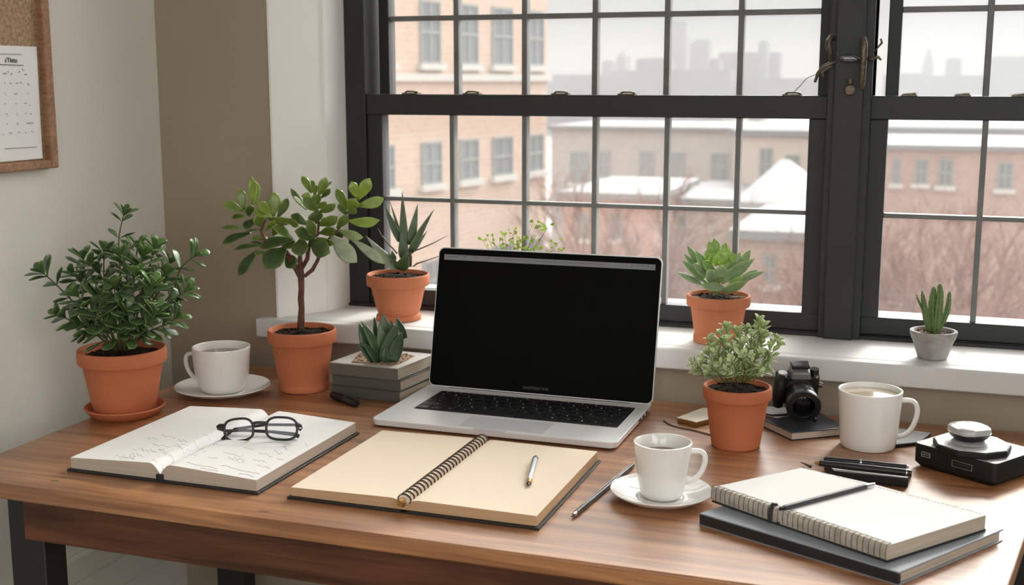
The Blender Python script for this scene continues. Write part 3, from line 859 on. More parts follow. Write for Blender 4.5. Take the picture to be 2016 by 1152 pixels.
for i, br in enumerate(BR):
    pts = [f(x, y, d) for x, y, d in br]
    long = i == 4
    stem_leaves(bs, bl, pts, .0017, .0009, .0365 if not long else .031, .0178 if not long else .0130, 5, OBOV, .24, 5, tint=(.0, .42) if br[-1][0] < 260 else (.15, .75), up=.30, lift=-.05)  # left branches tinted darker: the bush's light and shade put into colour
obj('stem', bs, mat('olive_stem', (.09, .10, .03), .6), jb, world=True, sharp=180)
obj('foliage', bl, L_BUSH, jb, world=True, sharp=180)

# --- aloe on the sill ---
P = at_z(785, 628, .835)
alo = thing('aloe_plant', P, 'spiky aloe in a terracotta pot on the left end of the window sill', 'plant')
add_pot(alo, .0815, .0557, .021, .0480, .0345, m=TERRA2, ring=(.0395, .009), seed=8, soild=.007)
f = tracer(690, 370, 6.065, P)
b = MB()
AL = [(640, 800, 618, 38, 112, -.004, -.004, 10, .15, 0), (590, 640, 400, 178, 92, .0, -.004, 15, .1, -.05), (590, 560, 470, 158, 40, -.006, -.012, 30, .35, 0),
      (705, 680, 802, 188, 108, -.006, -.012, 15, .25, .02), (705, 760, 1003, 248, 84, 0, .0, 30, .2, -.03), (720, 775, 922, 505, 60, -.004, -.010, 30, .5, 0),
      (640, 850, 605, 525, 132, .006, .008, 12, .1, 0), (520, 880, 490, 738, 74, .004, .012, 20, .3, 0), (540, 965, 184, 568, 126, .006, .020, 30, 1.5, -.05), (560, 960, 440, 760, 70, .010, .012, 35, .2, 0),
      (590, 975, 690, 765, 158, .010, .024, 20, .12, 0), (640, 960, 700, 840, 90, .006, .010, 20, .3, 0)]
for x0, y0, x1, y1, w_, d0, d1, tw, tn, bd in AL:
    traced_leaf(b, f(x0, y0, d0), f(x1, y1, d1), w_ / 6.065, 1123, LANC, tw, .12, .25, bd, tn)
obj('foliage', b, L_ALOE, alo, world=True, sharp=180)
b = MB()
r_ = lambda p: p / 6.065 / 1123 / 2
b.tube([f(560, 785), f(440, 650), f(360, 550), f(322, 470)], [r_(52), r_(46), r_(30), r_(8)], 8, .4)
b.tube([f(700, 775), f(850, 720), f(1010, 650), f(1165, 566)], [r_(40), r_(34), r_(26), r_(8)], 8, .5)
b.tube([f(750, 940), f(790, 905), f(900, 870), f(1058, 815)], [r_(30), r_(34), r_(22), r_(16)], 8, .6)
b.tube([f(700, 940), f(700, 830), f(700, 760)], [r_(70), r_(80), r_(60)], 8)
obj('dry_leaves', b, DRY, alo, world=True, sharp=180)

# --- echeveria on the sill ---
P = at_z(1412, 672, .835)
ech = thing('echeveria_plant', P, 'pale green rosette succulent in a terracotta pot on the sill right of the laptop', 'plant')
add_pot(ech, .0770, .0512, .0185, .0440, .0355, m=TERRA2, ring=(.0385, .013), seed=9, soild=.006)
f = tracer(1320, 460, 4.8, P)
b = MB()
EC = [(310, 480, 53, 358, 62, 0, .004, 45, .1, .06, 0), (310, 430, 108, 252, 74, -.004, -.01, 35, .12, .05, 0), (300, 400, 124, 185, 60, -.010, -.02, 35, .2, .03, 0), (345, 410, 212, 278, 74, .002, .004, 30, .15, .05, 0),
      (345, 350, 238, 162, 90, -.002, -.004, 20, .3, .03, 0), (245, 275, 158, 108, 66, -.02, -.03, 30, .2, 0, 0), (470, 455, 797, 235, 116, .004, .004, 25, .18, .06, 0), (520, 390, 662, 180, 138, -.002, -.006, 15, .28, .04, 0),
      (650, 320, 756, 152, 80, -.010, -.016, 25, .15, .03, 0), (590, 465, 892, 358, 62, .002, .004, 45, .12, .06, 0), (690, 400, 828, 346, 46, -.012, -.018, 45, .02, 0, 0), (490, 540, 735, 450, 84, .006, .012, 40, .25, .04, 0),
      (400, 455, 362, 335, 118, .028, .036, 12, .12, 0, 1), (470, 425, 484, 298, 126, .026, .034, 10, .2, 0, 1), (505, 516, 298, 496, 92, .036, .040, 15, .12, 0, 1), (400, 350, 300, 260, 100, 0, .004, 25, .4, .04, 0),
      (440, 190, 410, 40, 86, -.006, -.010, 15, .7, 0, 0), (385, 190, 366, 68, 76, -.002, -.006, 20, .65, 0, 0), (495, 175, 526, 84, 64, -.004, -.008, 20, .7, 0, 0), (548, 250, 545, 140, 76, 0, -.002, 20, .75, 0, 0),
      (352, 250, 348, 142, 74, .004, .002, 20, .7, 0, 0), (440, 300, 432, 186, 92, .012, .016, 10, .9, 0, 0), (498, 290, 500, 190, 84, .010, .012, 15, .85, 0, 0), (390, 280, 372, 192, 60, .008, .010, 20, .9, 0, 0),
      (578, 275, 592, 180, 60, .002, 0, 25, .75, 0, 0), (455, 215, 470, 150, 56, .002, 0, 20, .95, 0, 0), (480, 300, 470, 230, 70, .014, .018, 20, .95, 0, 0), (415, 240, 400, 160, 60, .0, -.002, 20, .8, 0, 0),
      (560, 330, 600, 230, 90, -.002, -.004, 25, .4, 0, 0), (560, 470, 700, 400, 60, .006, .012, 35, .5, 0, 0), (350, 480, 210, 400, 60, -.006, -.01, 35, .15, 0, 0)]
for x0, y0, x1, y1, w_, d0, d1, tw, tn, bd, ov in EC:
    traced_leaf(b, f(x0, y0, d0), f(x1, y1, d1), w_ * 1.0 / 4.8, 1223, OVAL if ov else ECHP, tw, .16, .30, bd * -.8, tn)
obj('foliage', b, L_ECH, ech, world=True, sharp=180)
b = MB(); b.tube([f(430, 575), f(430, 520), f(440, 430), f(445, 330)], [.004, .005, .006, .005], 10); obj('stem', b, STEMG, ech, world=True)
b = MB()
for x, y, s_ in ((240, 525, .006), (660, 535, .006), (610, 550, .005), (690, 525, .005), (230, 545, .004)):
    b = MB(); c_ = f(x, y, .004); c_.z = P.z + .0725; b.ball(c_, s_ * 1.3, s_ * .8, s_ * .45, 8, 5)
    obj('pebble', b, SANDY, ech, world=True, sharp=180)

# --- cactus on the sill ---
P = at_z(1835, 705, .835)
cac = thing('cactus_plant', P, 'small finger cactus in a grey concrete pot on the sill', 'plant')
b = MB().lathe([(.0195, 0), (.0215, .0012), (.0295, .026), (.0310, .0300), (.0318, .0305), (.0345, .0390), (.0350, .0415), (.0345, .0430), (.0300, .0432), (.0285, .0415), (.0265, .036), (.0005, .034)])
obj('pot', b, CONC, cac)
rg = random.Random(4)
b = MB(); b.lathe([(.0005, .0395), (.012, .0400), (.022, .0385), (.0280, .0380)], seg=24)
for i in range(60):
    q = rg.uniform(0, 2 * PI); r = .026 * sqrt(rg.random()); s_ = rg.uniform(.0012, .0028); b.ball((r * cos(q), r * sin(q), .0395), s_, s_, s_ * .7, 6, 4)
obj('soil', b, mat('gravel_soil', (.20, .11, .06), .95, noise_=.8, nscale=180), cac, sharp=80)
f = tracer(1770, 540, 6.064, P)
b = MB(); bsn = MB()
def ribbed(pts, rs, ribs=5, seg=30, depth=.28, tint=.3):
    b.tint = tint
    pts = [Vector(p) for p in pts]
    # resample
    Q = []; R_ = []
    for i in range(len(pts) - 1):
        for k in range(4):
            t = k / 4; Q.append(pts[i].lerp(pts[i + 1], t)); R_.append(rs[i] * (1 - t) + rs[i + 1] * t)
    Q.append(pts[-1]); R_.append(rs[-1])
    n = len(Q); V = []
    for i in range(n):
        t = (Q[min(i + 1, n - 1)] - Q[max(i - 1, 0)]).normalized()
        a = Vector((1, 0, 0)); a = (a - t * a.dot(t)).normalized(); c_ = t.cross(a)
        for k in range(seg):
            q = 2 * PI * k / seg
            rr_ = R_[i] * (1 - depth * (.5 - .5 * cos(ribs * q)))
            V.append(Q[i] + a * cos(q) * rr_ + c_ * sin(q) * rr_)
        if i % 2 == 0:
            for j in range(ribs):
                q = 2 * PI * j / ribs; d_ = a * cos(q) + c_ * sin(q); c0 = Q[i] + d_ * R_[i]
                for m_ in range(3):
                    e_ = (d_ + t * rg.uniform(-.8, .8) + t.cross(d_) * rg.uniform(-.8, .8)).normalized() * .0016
                    bsn.tube([c0, c0 + e_], [.00018, .00005], 3)
    F = []
    for i in range(n - 1):
        for k in range(seg): F.append((i * seg + k, i * seg + (k + 1) % seg, (i + 1) * seg + (k + 1) % seg, (i + 1) * seg + k))
    F.append(tuple(range(seg))[::-1]); F.append(tuple((n - 1) * seg + k for k in range(seg)))
    b.add(V, F)
r_ = lambda p: p / 6.064 / 1296
ribbed([f(400, 690), f(390, 520), f(392, 360), f(405, 240), f(415, 170), f(420, 150)], [r_(40), r_(50), r_(48), r_(40), r_(26), r_(6)], 5, tint=.4)
ribbed([f(450, 690, .003), f(460, 540, .003), f(478, 380, .003), f(488, 230, .003), f(486, 140, .003), f(480, 112, .003)], [r_(40), r_(52), r_(48), r_(42), r_(28), r_(5)], 5, tint=.6)
ribbed([f(370, 680, .004), f(330, 530, .004), f(302, 400, .004), f(285, 270, .004), f(272, 190, .004)], [r_(40), r_(44), r_(36), r_(24), r_(4)], 4, tint=.3)
ribbed([f(300, 450), f(262, 380), f(225, 300), f(202, 238)], [r_(16), r_(16), r_(12), r_(3)], 4, tint=.2)
ribbed([f(470, 660, -.002), f(520, 560, -.002), f(570, 450, -.002), f(592, 330, -.002), f(600, 230, -.002), f(600, 205, -.002)], [r_(30), r_(40), r_(38), r_(32), r_(20), r_(4)], 5, tint=.45)
obj('cactus_body', b, L_CAC, cac, world=True, sharp=180)
b = bsn
for i in range(60):
    c_ = f(470 + rg.gauss(0, 22), 120 + rg.gauss(0, 12), .003); b.ball(c_, .0008, .0008, .0008, 5, 3)
obj('spines', b, SPINE, cac, world=True)

# --- silver leaved herb on the desk ---
P = at_z(1448, 877, .75)
sil = thing('herb_plant', P, 'pale silvery green herb in a terracotta pot right of the laptop', 'plant')
add_pot(sil, .0862, .0472, .0185, .0425, .0333, seed=12, soild=.007)
f = tracer(1350, 610, 6.775, P)
bs, bl = MB(), MB()
rg = random.Random(31)
tips = [(112, 700, .0), (165, 770, .01), (345, 395, .0), (545, 215, -.005), (690, 270, 0), (820, 240, -.01), (975, 120, 0), (1040, 190, .008), (1055, 330, .01), (1200, 380, 0), (1225, 450, .01), (1110, 650, .01),
        (1070, 770, .015), (470, 310, -.01), (250, 650, .02), (420, 560, .03), (560, 400, .02), (640, 500, .035), (760, 430, .03), (880, 330, .015), (960, 560, .03), (820, 600, .045), (480, 720, .045), (620, 680, .05),
        (300, 560, -.01), (720, 350, -.02), (930, 440, -.02), (350, 780, .03), (950, 800, .03), (1000, 250, -.01), (380, 470, .01), (270, 720, -.005), (860, 700, .04), (720, 600, .05), (560, 800, .05)]
for i, (x, y, d) in enumerate(tips):
    bx = 500 + (x - 200) * .36 + rg.uniform(-40, 40); bx = min(max(bx, 380), 920)
    mid = ((x * .55 + bx * .45) + rg.uniform(-20, 20), (y * .55 + 960 * .45))
    pts = [f(bx, 965, d * .4), f(mid[0], mid[1], d * .8), f(x, y + 30, d)]
    n_ = max(3, int((960 - y) / 95))
    stem_leaves(bs, bl, pts, .0009, .0005, .0165, .0088, n_, OBOV, .25, 4, spread=.8, th=.07, tint=(.1, .9), up=.6, cup=.35, jit=.5)
obj('stem', bs, STEMG, sil, world=True, sharp=180)
obj('foliage', bl, L_SIL, sil, world=True, sharp=180)

# --- small leafy plant behind the laptop ---
P = Vector((at_y(1025, 600, 1.94).x, 1.945, .835))
lim = thing('seedling_plant', P, 'small lime green leafy plant on the sill behind the laptop', 'plant')
add_pot(lim, .060, .042, .015, .037, .029, seed=14)
f = tracer(930, 420, 10.08, P)
bs, bl = MB(), MB()
rg = random.Random(5)
lf = [(275, 400, 30), (200, 520, 45), (405, 475, 38), (300, 660, 30), (450, 590, 34), (540, 530, 38), (590, 410, 34), (640, 440, 36), (735, 340, 22), (825, 325, 40), (790, 390, 24), (745, 505, 36), (885, 415, 30), (655, 590, 44), (575, 690, 40),
      (840, 610, 46), (780, 715, 30), (930, 525, 36), (1020, 515, 36), (985, 600, 48), (980, 680, 50), (1060, 735, 34), (1120, 480, 34), (1205, 180, 36), (1235, 290, 42), (1370, 170, 40), (1380, 245, 46), (1475, 305, 50), (1535, 220, 40),
      (1210, 580, 40), (1335, 580, 40), (1220, 690, 44), (1320, 700, 50), (1215, 440, 18), (1610, 570, 42), (1690, 620, 20), (1790, 520, 30), (1500, 730, 34), (1585, 740, 36), (1695, 735, 30), (1795, 720, 32), (1600, 660, 30), (900, 700, 40), (1130, 700, 34)]
for x, y, s_ in lf:
    d = rg.uniform(-.015, .02); c_ = f(x, y + 12, d)
    base = f(1000 + (x - 1000) * .25, 1150, d * .3)
    mid = (c_ + base) / 2 + Vector((rg.uniform(-.004, .004), 0, -.004)) + (c_ - base).cross(Vector((0, 1, 0))) * .12
    bs.tube([base, mid, f(x, y + 14, d)], [.0005, .0004, .0003], 5)
    for k in range(2 if s_ > 30 else 1):
        a = rg.uniform(0, 2 * PI); d_ = Vector((cos(a), rg.uniform(-.4, .4), sin(a) * .8 + .4)).normalized() * (s_ * 1.9 / 10.08 / 1120)
        bl.tint = rg.uniform(.05, 1); bl.leaf(c_, c_ + d_ * 1.2, s_ * 1.45 / 10.08 / 1120, Vector((rg.uniform(-.4, .4), -1, .5)), OBOV, .06, .2, 0, 5, 8)
obj('stem', bs, STEMG, lim, world=True, sharp=180)
obj('foliage', bl, L_LIME, lim, world=True, sharp=180)

# ------------------------------------------------------------------ cups
def handle_path(R, zt, zb, out, n=16, az=0):
    pts = []
    for i in range(n + 1):
        a = PI * i / n
        x = R - .002 + out * (sin(a) ** .75); zz = zt + (zb - zt) * (1 - cos(a)) / 2
        pts.append(Vector((x * cos(az), x * sin(az), zz)))
    return pts
def mug(loc, label, prof, inner, az, hz, liquid, lz, name='coffee_cup', cat='cup', hr=.0048):
    t = thing(name, loc, label, cat)
    b = MB().lathe(prof + inner); obj('body', b, CERAM, t)
    b = MB()
    pts = []; Rt, zt, Rb, zb, out = hz
    n = 18
    for i in range(n + 1):
        u = i / n; a = PI * u
        base = Rt + (Rb - Rt) * u
        x = base - .0015 + out * (sin(a) ** .62) * (1.12 - .32 * u); zz = zt + (zb - zt) * (.5 - .5 * cos(a)) + .004 * sin(a)
        pts.append(Vector((x * cos(az), x * sin(az), zz)))
    b.tube(pts, [hr * 1.15 if i in (0, n) else hr for i in range(n + 1)], 12, .72, ref=(cos(az) * .01, sin(az) * .01, 1))
    obj('handle', b, CERAM, t, sharp=180)
    ri = lz[1]
    b = MB().lathe([(.0004, lz[0]), (ri * .6, lz[0]), (ri, lz[0]), (ri + .0003, lz[0] + .0008)], seg=48); obj('coffee', b, liquid, t)
    return t
def saucer(loc, R, label):
    t = thing('cup_saucer', loc, label, 'saucer')
    b = MB().lathe([(R * .52, 0), (R * .56, .0015), (R * .80, .0055), (R * .97, .0118), (R, .0135), (R * .99, .0148), (R * .965, .0142), (R * .78, .0082), (R * .52, .0045), (R * .47, .0040), (R * .44, .0047), (R * .42, .0038), (.0005, .0036)])
    obj('dish', b, CERAM, t); return t
azr = YAW      # handle pointing to the right as seen
P = at_z(1301, 984, .75)
saucer(P, .0615, 'white saucer under the small espresso cup at the front')
mug(P + Vector((.001, 0, .0040)), 'small white espresso cup on its saucer in front of the laptop', [(.018, 0), (.0215, .0008), (.0250, .004), (.0272, .010), (.0290, .020), (.0312, .036), (.0335, .054), (.0352, .0672), (.0355, .0685)],
    [(.0350, .0695), (.0335, .0696), (.0325, .0685), (.0300, .050), (.0270, .020), (.0200, .0055), (.0004, .005)], azr + .10, (.0325, .056, .0295, .018, .0235), COFFEE, (.0525, .0302), hr=.0046)
P = at_z(439, 774, .75)
saucer(P, .0765, 'white saucer under the wide cup at the back left')
mug(P + Vector((0, 0, .0040)), 'wide white cup of black coffee between the two left plants', [(.026, 0), (.0305, .0008), (.0345, .005), (.0385, .012), (.0420, .024), (.0440, .040), (.0455, .060), (.0463, .0715), (.0464, .0730)],
    [(.0460, .0742), (.0445, .0743), (.0433, .0730), (.0410, .040), (.0360, .013), (.028, .0055), (.0004, .005)], PI + YAW - .15, (.0440, .060, .0395, .018, .0215), COFFEE, (.0605, .0421), hr=.0045)
P = at_z(1708, 878, .75)
mug(P, 'tall white mug of milky coffee beside the black external drive', [(.033, 0), (.0355, .0008), (.0372, .004), (.0385, .012), (.0405, .035), (.0422, .058), (.0435, .0780), (.0436, .0800)],
    [(.0432, .0812), (.0415, .0813), (.0402, .0800), (.0385, .050), (.0360, .012), (.030, .0055), (.0004, .005)], azr - .05, (.0430, .066, .0400, .014, .026), LATTE, (.0735, .0398), name='coffee_mug', cat='mug', hr=.0048)

# ------------------------------------------------------------------ laptop
lx0, lx1, ly0, ly1 = -.769, -.397, 1.566, 1.792
lap = thing('laptop', ((lx0 + lx1) / 2, (ly0 + ly1) / 2, .75), 'open silver laptop with a black screen in the middle of the desk', 'laptop')
def rrect(x0, x1, y0, y1, r, n=6):
    out = []
    for cx_, cy_, a0 in ((x1 - r, y0 + r, -90), (x1 - r, y1 - r, 0), (x0 + r, y1 - r, 90), (x0 + r, y0 + r, 180)):
        for k in range(n + 1):
            a = radians(a0 + 90 * k / n); out.append((cx_ + r * cos(a), cy_ + r * sin(a)))
    return out
b = MB().prism(rrect(lx0, lx1, ly0, ly1, .012), .7525, .7615, .0015, 0)
obj('base', b, ALU, lap, bevel=.0008, world=True)
for x in (lx0 + .03, lx1 - .03):
    for y in (ly0 + .03, ly1 - .03): obj('rubber_foot', MB().lathe([(.006, .7500), (.006, .7526)], (x, y, 0), 16), PLASTM, lap, world=True)
b = MB().prism(rrect((lx0 + lx1) / 2 - .024, (lx0 + lx1) / 2 + .024, ly0 - .0004, ly0 + .0085, .002), .7605, .76165); obj('finger_notch', b, ALUD, lap, world=True)
# keyboard well
kx0, kx1, ky0, ky1 = -.733, -.415, 1.640, 1.752
b = MB().prism(rrect(kx0, kx1, ky0, ky1, .003), .7612, .76175); obj('keyboard_tray', b, KEY, lap, world=True)
rows = 6; rh = (ky1 - ky0 - .004) / (rows - .35)
kd = [(14, 0), (14, 0), (14, 0), (13, 0), (12, 0), (9, 0)]
y = ky0 + .002
layout = [[1.0, 1.0, 1.0, 1.25, 5.2, 1.25, 1.0, 1.0, 1.0, 1.0], [2.3] + [1] * 10 + [2.3], [1.8] + [1] * 11 + [1.85], [1.5] + [1] * 12 + [1.1], [1] * 13 + [1.6], [1] * 14]
for r_i, lay in enumerate(layout):
    hh = rh * (.62 if r_i == 5 else 1)
    tot = sum(lay); x = kx0 + .0025; wt = (kx1 - kx0 - .005)
    for kw in lay:
        kw_ = wt * kw / tot
        b = MB().prism([(x + .0012, y + .001), (x + kw_ - .0012, y + .001), (x + kw_ - .0012, y + hh - .0012), (x + .0012, y + hh - .0012)], .7617, .7632, 0, .0006)
        obj('key', b, KEY, lap, world=True, flat=True)
        x += kw_
    y += hh
# key legends
b = MB(); rk = random.Random(8)
y = ky0 + .002
for r_i, lay in enumerate(layout):
    hh = rh * (.62 if r_i == 5 else 1); tot = sum(lay); x = kx0 + .0025; wt = (kx1 - kx0 - .005)
    for kw in lay:
        kw_ = wt * kw / tot
        if kw < 5:
            cxx, cyy = x + kw_ * .5, y + hh * .55
            for k in range(2): b.tube([(cxx + rk.uniform(-.0016, .0016), cyy + rk.uniform(-.0015, .0015), .7633), (cxx + rk.uniform(-.0016, .0016), cyy + rk.uniform(-.0015, .0015), .7633)], .00022, 4)
        x += kw_
    y += hh
obj('key_legends', b, PAPER, lap, world=True)
b = MB().prism(rrect(-.633, -.506, 1.574, 1.630, .003), .7612, .7619); obj('trackpad', b, ALUD, lap, world=True)
# lid
LE = radians(13.2); LH = .2265; hy, hz0 = 1.776, .7625
lu = Vector((0, sin(LE), cos(LE))); ln_ = Vector((0, -cos(LE), sin(LE)))
def lidp(x, v, d): return Vector((x, hy, hz0)) + lu * v + ln_ * d
def lid_prism(poly, d0, d1):
    b = MB(); n = len(poly)
    b.add([lidp(x, v, d0) for x, v in poly] + [lidp(x, v, d1) for x, v in poly], [tuple(range(n))[::-1], tuple(range(n, 2 * n))] + [(i, (i + 1) % n, n + (i + 1) % n, n + i) for i in range(n)])
    return b
LX0, LX1 = -.7655, -.394
lid = obj('lid', lid_prism(rrect(LX0, LX1, 0, LH, .010), -.0035, .0012), ALU, lap, bevel=.0006, world=True)
bz = obj('bezel', lid_prism(rrect(LX0 + .0015, LX1 - .0015, .0015, LH - .0018, .0090), .0012, .0018), BEZ, lap, world=True)
obj('screen', lid_prism([(LX0 + .010, .018), (LX1 - .010, .018), (LX1 - .010, LH - .0115), (LX0 + .010, LH - .0115)], .0018, .0021), SCREEN, lap, world=True)
obj('menu_bar', lid_prism([(LX0 + .0105, LH - .0205), (LX1 - .0105, LH - .0205), (LX1 - .0105, LH - .0118), (LX0 + .0105, LH - .0118)], .0021, .00225), BAR, lap, world=True)
b = MB(); rk = random.Random(2)
def bar_run(x0, x1, v, n, dens=.9):
    x = x0
    while x < x1:
        if rk.random() < dens:
            p0 = lidp(x, v + rk.uniform(-.0012, .0012), .0023); b.tube([p0, lidp(x + rk.uniform(.0006, .002), v + rk.uniform(-.0012, .0012), .0023)], .0003, 4)
        x += .0016
bar_run(LX0 + .013, LX0 + .032, LH - .0155, 10); bar_run(LX0 + .034, LX0 + .050, LH - .0145, 10, .7); bar_run(LX0 + .060, LX0 + .072, LH - .0145, 8, .6); bar_run(LX0 + .080, LX0 + .096, LH - .0142, 8, .7)
bar_run(LX1 - .060, LX1 - .056, LH - .0150, 3); bar_run(LX1 - .050, LX1 - .014, LH - .0148, 20, .8); bar_run(LX1 - .018, LX1 - .012, LH - .0175, 5)
b.tube([lidp(LX0 + .10, LH - .0150, .0023), lidp(LX1 - .09, LH - .0158, .0023)], .0002, 4)
obj('menu_lettering', b, PLASTM, lap, world=True)
b = MB(); b.tube([lidp((LX0 + LX1) / 2 - .003, LH - .0062, .0018), lidp((LX0 + LX1) / 2 - .003, LH - .0062, .0020)], .0011, 12); obj('webcam', b, LENSG, lap, world=True)
tm = text_mb('DIAMTESH VNE', .0062)
tm.V = [lidp((LX0 + LX1) / 2 + v.x - .003, .0095 + v.y, .00185 + v.z) for v in tm.V]
obj('lettering', tm, mat('logo_grey', (.10, .10, .10), .5), lap, world=True, flat=True)
b = MB(); b.tube([(LX0 + .035, hy + .004, .7620), (LX1 - .035, hy + .004, .7620)], .0045, 14); obj('hinge', b, PLASTM, lap, world=True)
b = MB()
for k, (yy, ww) in enumerate(((1.70, .012), (1.725, .008), (1.745, .010))): b.box(lx1 - .0008, lx1 + .0002, yy, yy + ww, .7555, .7585)
obj('ports', b, PLASTM, lap, world=True)

# ------------------------------------------------------------------ open sketchbook with spectacles
def page_profile(x0, x1, spine_side, zb, ze, zm, zs, n=28):
    """closed (x,z) profile of one page block; spine at spine_side"""
    pts = []
    for i in range(n + 1):
        u = i / n                       # 0 at spine, 1 at outer edge
        x = (x1 + (x0 - x1) * u) if spine_side == 'r' else (x0 + (x1 - x0) * u)
        if u < .11: z_ = zs + (zm - zs) * sin(u / .11 * PI / 2)
        else: z_ = zm + (ze - zm) * ((u - .11) / .89) ** 1.1
        pts.append((x, z_))
    top_ = list(pts)
    pts.append((x0 if spine_side == 'r' else x1, zb)); pts.append((x1 if spine_side == 'r' else x0, zb))
    return pts, top_
def page_z(top_, x):
    t = sorted(top_)
    for (xa, za), (xb, zb_) in zip(t, t[1:]):
        if xa <= x <= xb: return za + (zb_ - za) * (x - xa) / max(1e-9, xb - xa)
    return t[0][1]
def open_book(root, x0, xs_, x1, y0, y1, mtop, medge, mcov, zb=.7535, ze=.7665, zm=.7715, zs=.7585, cov=.004, covz=.0030, ze2=None):
    tops = []
    for side, a, c_ in (('r', x0, xs_), ('l', xs_, x1)):
        pr, tp = page_profile(a, c_, side, zb, ze if side == 'r' else (ze2 or ze), zm, zs)
        tops.append(tp)
        b = MB(); b.add([], [])
        # page block; slightly wavy far and outer edges
        b.extr(pr, 'y', y0, y1)
        obj('page_block', b, medge, root, world=True, sharp=30)
        # top sheet
        b = MB(); n = len(tp)
        V = [(x, y0 - .0002, z_ + .0003) for x, z_ in tp] + [(x, y1 + .0002, z_ + .0003) for x, z_ in tp] + [(x, y0 - .0002, z_) for x, z_ in tp] + [(x, y1 + .0002, z_) for x, z_ in tp]
        F = [(i, i + 1, n + i + 1, n + i) for i in range(n - 1)] + [(2 * n + i, 3 * n + i, 3 * n + i + 1, 2 * n + i + 1) for i in range(n - 1)]
        F += [(i, 2 * n + i, 2 * n + i + 1, i + 1) for i in range(n - 1)] + [(n + i, n + i + 1, 3 * n + i + 1, 3 * n + i) for i in range(n - 1)]
        F += [(0, n, 3 * n, 2 * n), (n - 1, 3 * n - 1, 4 * n - 1, 2 * n - 1)]
        b.add(V, F); obj('top_page', b, mtop, root, world=True, sharp=50)
    b = MB(); b.box(x0 - cov, xs_ - .004, y0 - cov, y1 + cov, .75, .75 + covz); b.box(xs_ + .004, x1 + cov, y0 - cov, y1 + cov, .75, .75 + covz)
    b.box(xs_ - .0045, xs_ + .0045, y0 - cov, y1 + cov, .75, .7515)
    obj('cover', b, mcov, root, world=True, bevel=.0006)
    return tops
sk = thing('sketchbook', (-.909, 1.385, .75), 'open white sketchbook with faint pencil notes under the spectacles', 'book')
tops = open_book(sk, -1.046, -.909, -.770, 1.250, 1.520, PAPER, PEDGE, COVER, ze=.7675, zm=.7735, zs=.7600)
obj('spine_binding', MB().box(-.9145, -.9040, 1.2475, 1.2560, .7500, .7605), COVER, sk, bevel=.001, world=True)
b = MB(); rg = random.Random(17)
def scrib(px, py, L, n, amp, r=.00022):
    pts = []
    for i in range(n + 1):
        x_ = px + L * i / n; y_ = py + L * .14 * i / n + rg.uniform(-amp, amp)
        q = at_z(x_, y_, .770)
        if not (-1.04 < q.x < -.776 and 1.256 < q.y < 1.512): continue
        zz = page_z(tops[0] if q.x < -.909 else tops[1], q.x) + .0005
        pts.append((q.x, q.y, zz))
    if len(pts) > 1: b.tube(pts, r, 4)
for px, py, L, n, amp in [(290, 862, 20, 6, 3), (318, 860, 30, 9, 3), (350, 870, 20, 8, 4), (262, 885, 60, 14, 4), (225, 900, 40, 14, 6), (232, 905, 34, 14, 6), (255, 897, 30, 12, 5), (310, 893, 40, 14, 6), (312, 899, 40, 14, 5), (345, 880, 30, 10, 3), (350, 888, 40, 14, 5),
                        (380, 876, 22, 8, 3), (395, 890, 12, 5, 3), (300, 912, 10, 4, 2), (318, 914, 10, 4, 2), (338, 906, 12, 4, 2), (372, 898, 16, 5, 3), (440, 895, 40, 10, 2), (448, 903, 36, 10, 4), (460, 910, 22, 8, 5), (436, 918, 18, 6, 1), (452, 922, 20, 6, 1),
                        (470, 925, 50, 12, 1), (470, 932, 46, 12, 1.5), (505, 915, 30, 8, 1.5), (368, 916, 60, 10, 1), (395, 925, 40, 8, 1), (510, 893, 26, 8, 3), (540, 889, 16, 6, 3), (555, 880, 12, 5, 4), (498, 905, 26, 9, 2), (600, 872, 10, 4, 5), (480, 884, 20, 6, 2), (545, 902, 30, 9, 1),
                        (400, 862, 14, 5, 3), (300, 878, 90, 22, 2.5), (420, 880, 10, 5, 2), (330, 922, 30, 8, 2), (410, 905, 18, 6, 2)]:
    scrib(px, py, L, n, amp)
obj('pencil_notes', b, PENCIL, sk, world=True)
# spectacles
zp = .7718
G0 = at_z(508, 868, zp)
gn = Vector((-FW.x, -FW.y, .22)).normalized()
gl = thing('spectacles', G0, 'black round-framed spectacles resting on the open sketchbook', 'glasses')
def gp(x, y, d=0): return at_d(410 + x / 9.6, 810 + y / 9.6, G0 + gn * d, gn)
def rim(cxx, cyy, rx, ry, sq, tilt=0):
    pts = []
    for k in range(40):
        a = 2 * PI * k / 40
        x_ = (abs(cos(a)) ** sq) * (1 if cos(a) > 0 else -1) * rx; y_ = (abs(sin(a)) ** sq) * (1 if sin(a) > 0 else -1) * ry
        pts.append((cxx + x_ * cos(tilt) - y_ * sin(tilt), cyy + x_ * sin(tilt) + y_ * cos(tilt)))
    return pts
rims = [rim(578, 348, 272, 208, .70, -.10), rim(1388, 325, 292, 212, .70, .05)]
rims[0] = [(x - (y - 345) * .0, y) for x, y in rims[0]]
for R_ in rims:
    b = MB().tube([gp(x, y) for x, y in R_], .0014, 8, 1.3, closed=True); obj('rim', b, PLAST, gl, world=True, sharp=180)
    b = MB(); P_ = [gp(x, y, .0002) for x, y in R_]; Q_ = [gp(x, y, -.0005) for x, y in R_]; n = len(P_)
    b.add(P_ + Q_, [tuple(range(n)), tuple(range(n, 2 * n))[::-1]] + [(i, (i + 1) % n, n + (i + 1) % n, n + i) for i in range(n)]); obj('lens', b, LENS, gl, world=True, flat=True)
b = MB().tube([gp(835, 240), gp(900, 215, .001), (gp(1000, 212, .001)), gp(1110, 222)], [.0016, .0014, .0014, .0016], 8, 1.5); obj('bridge', b, PLAST, gl, world=True)
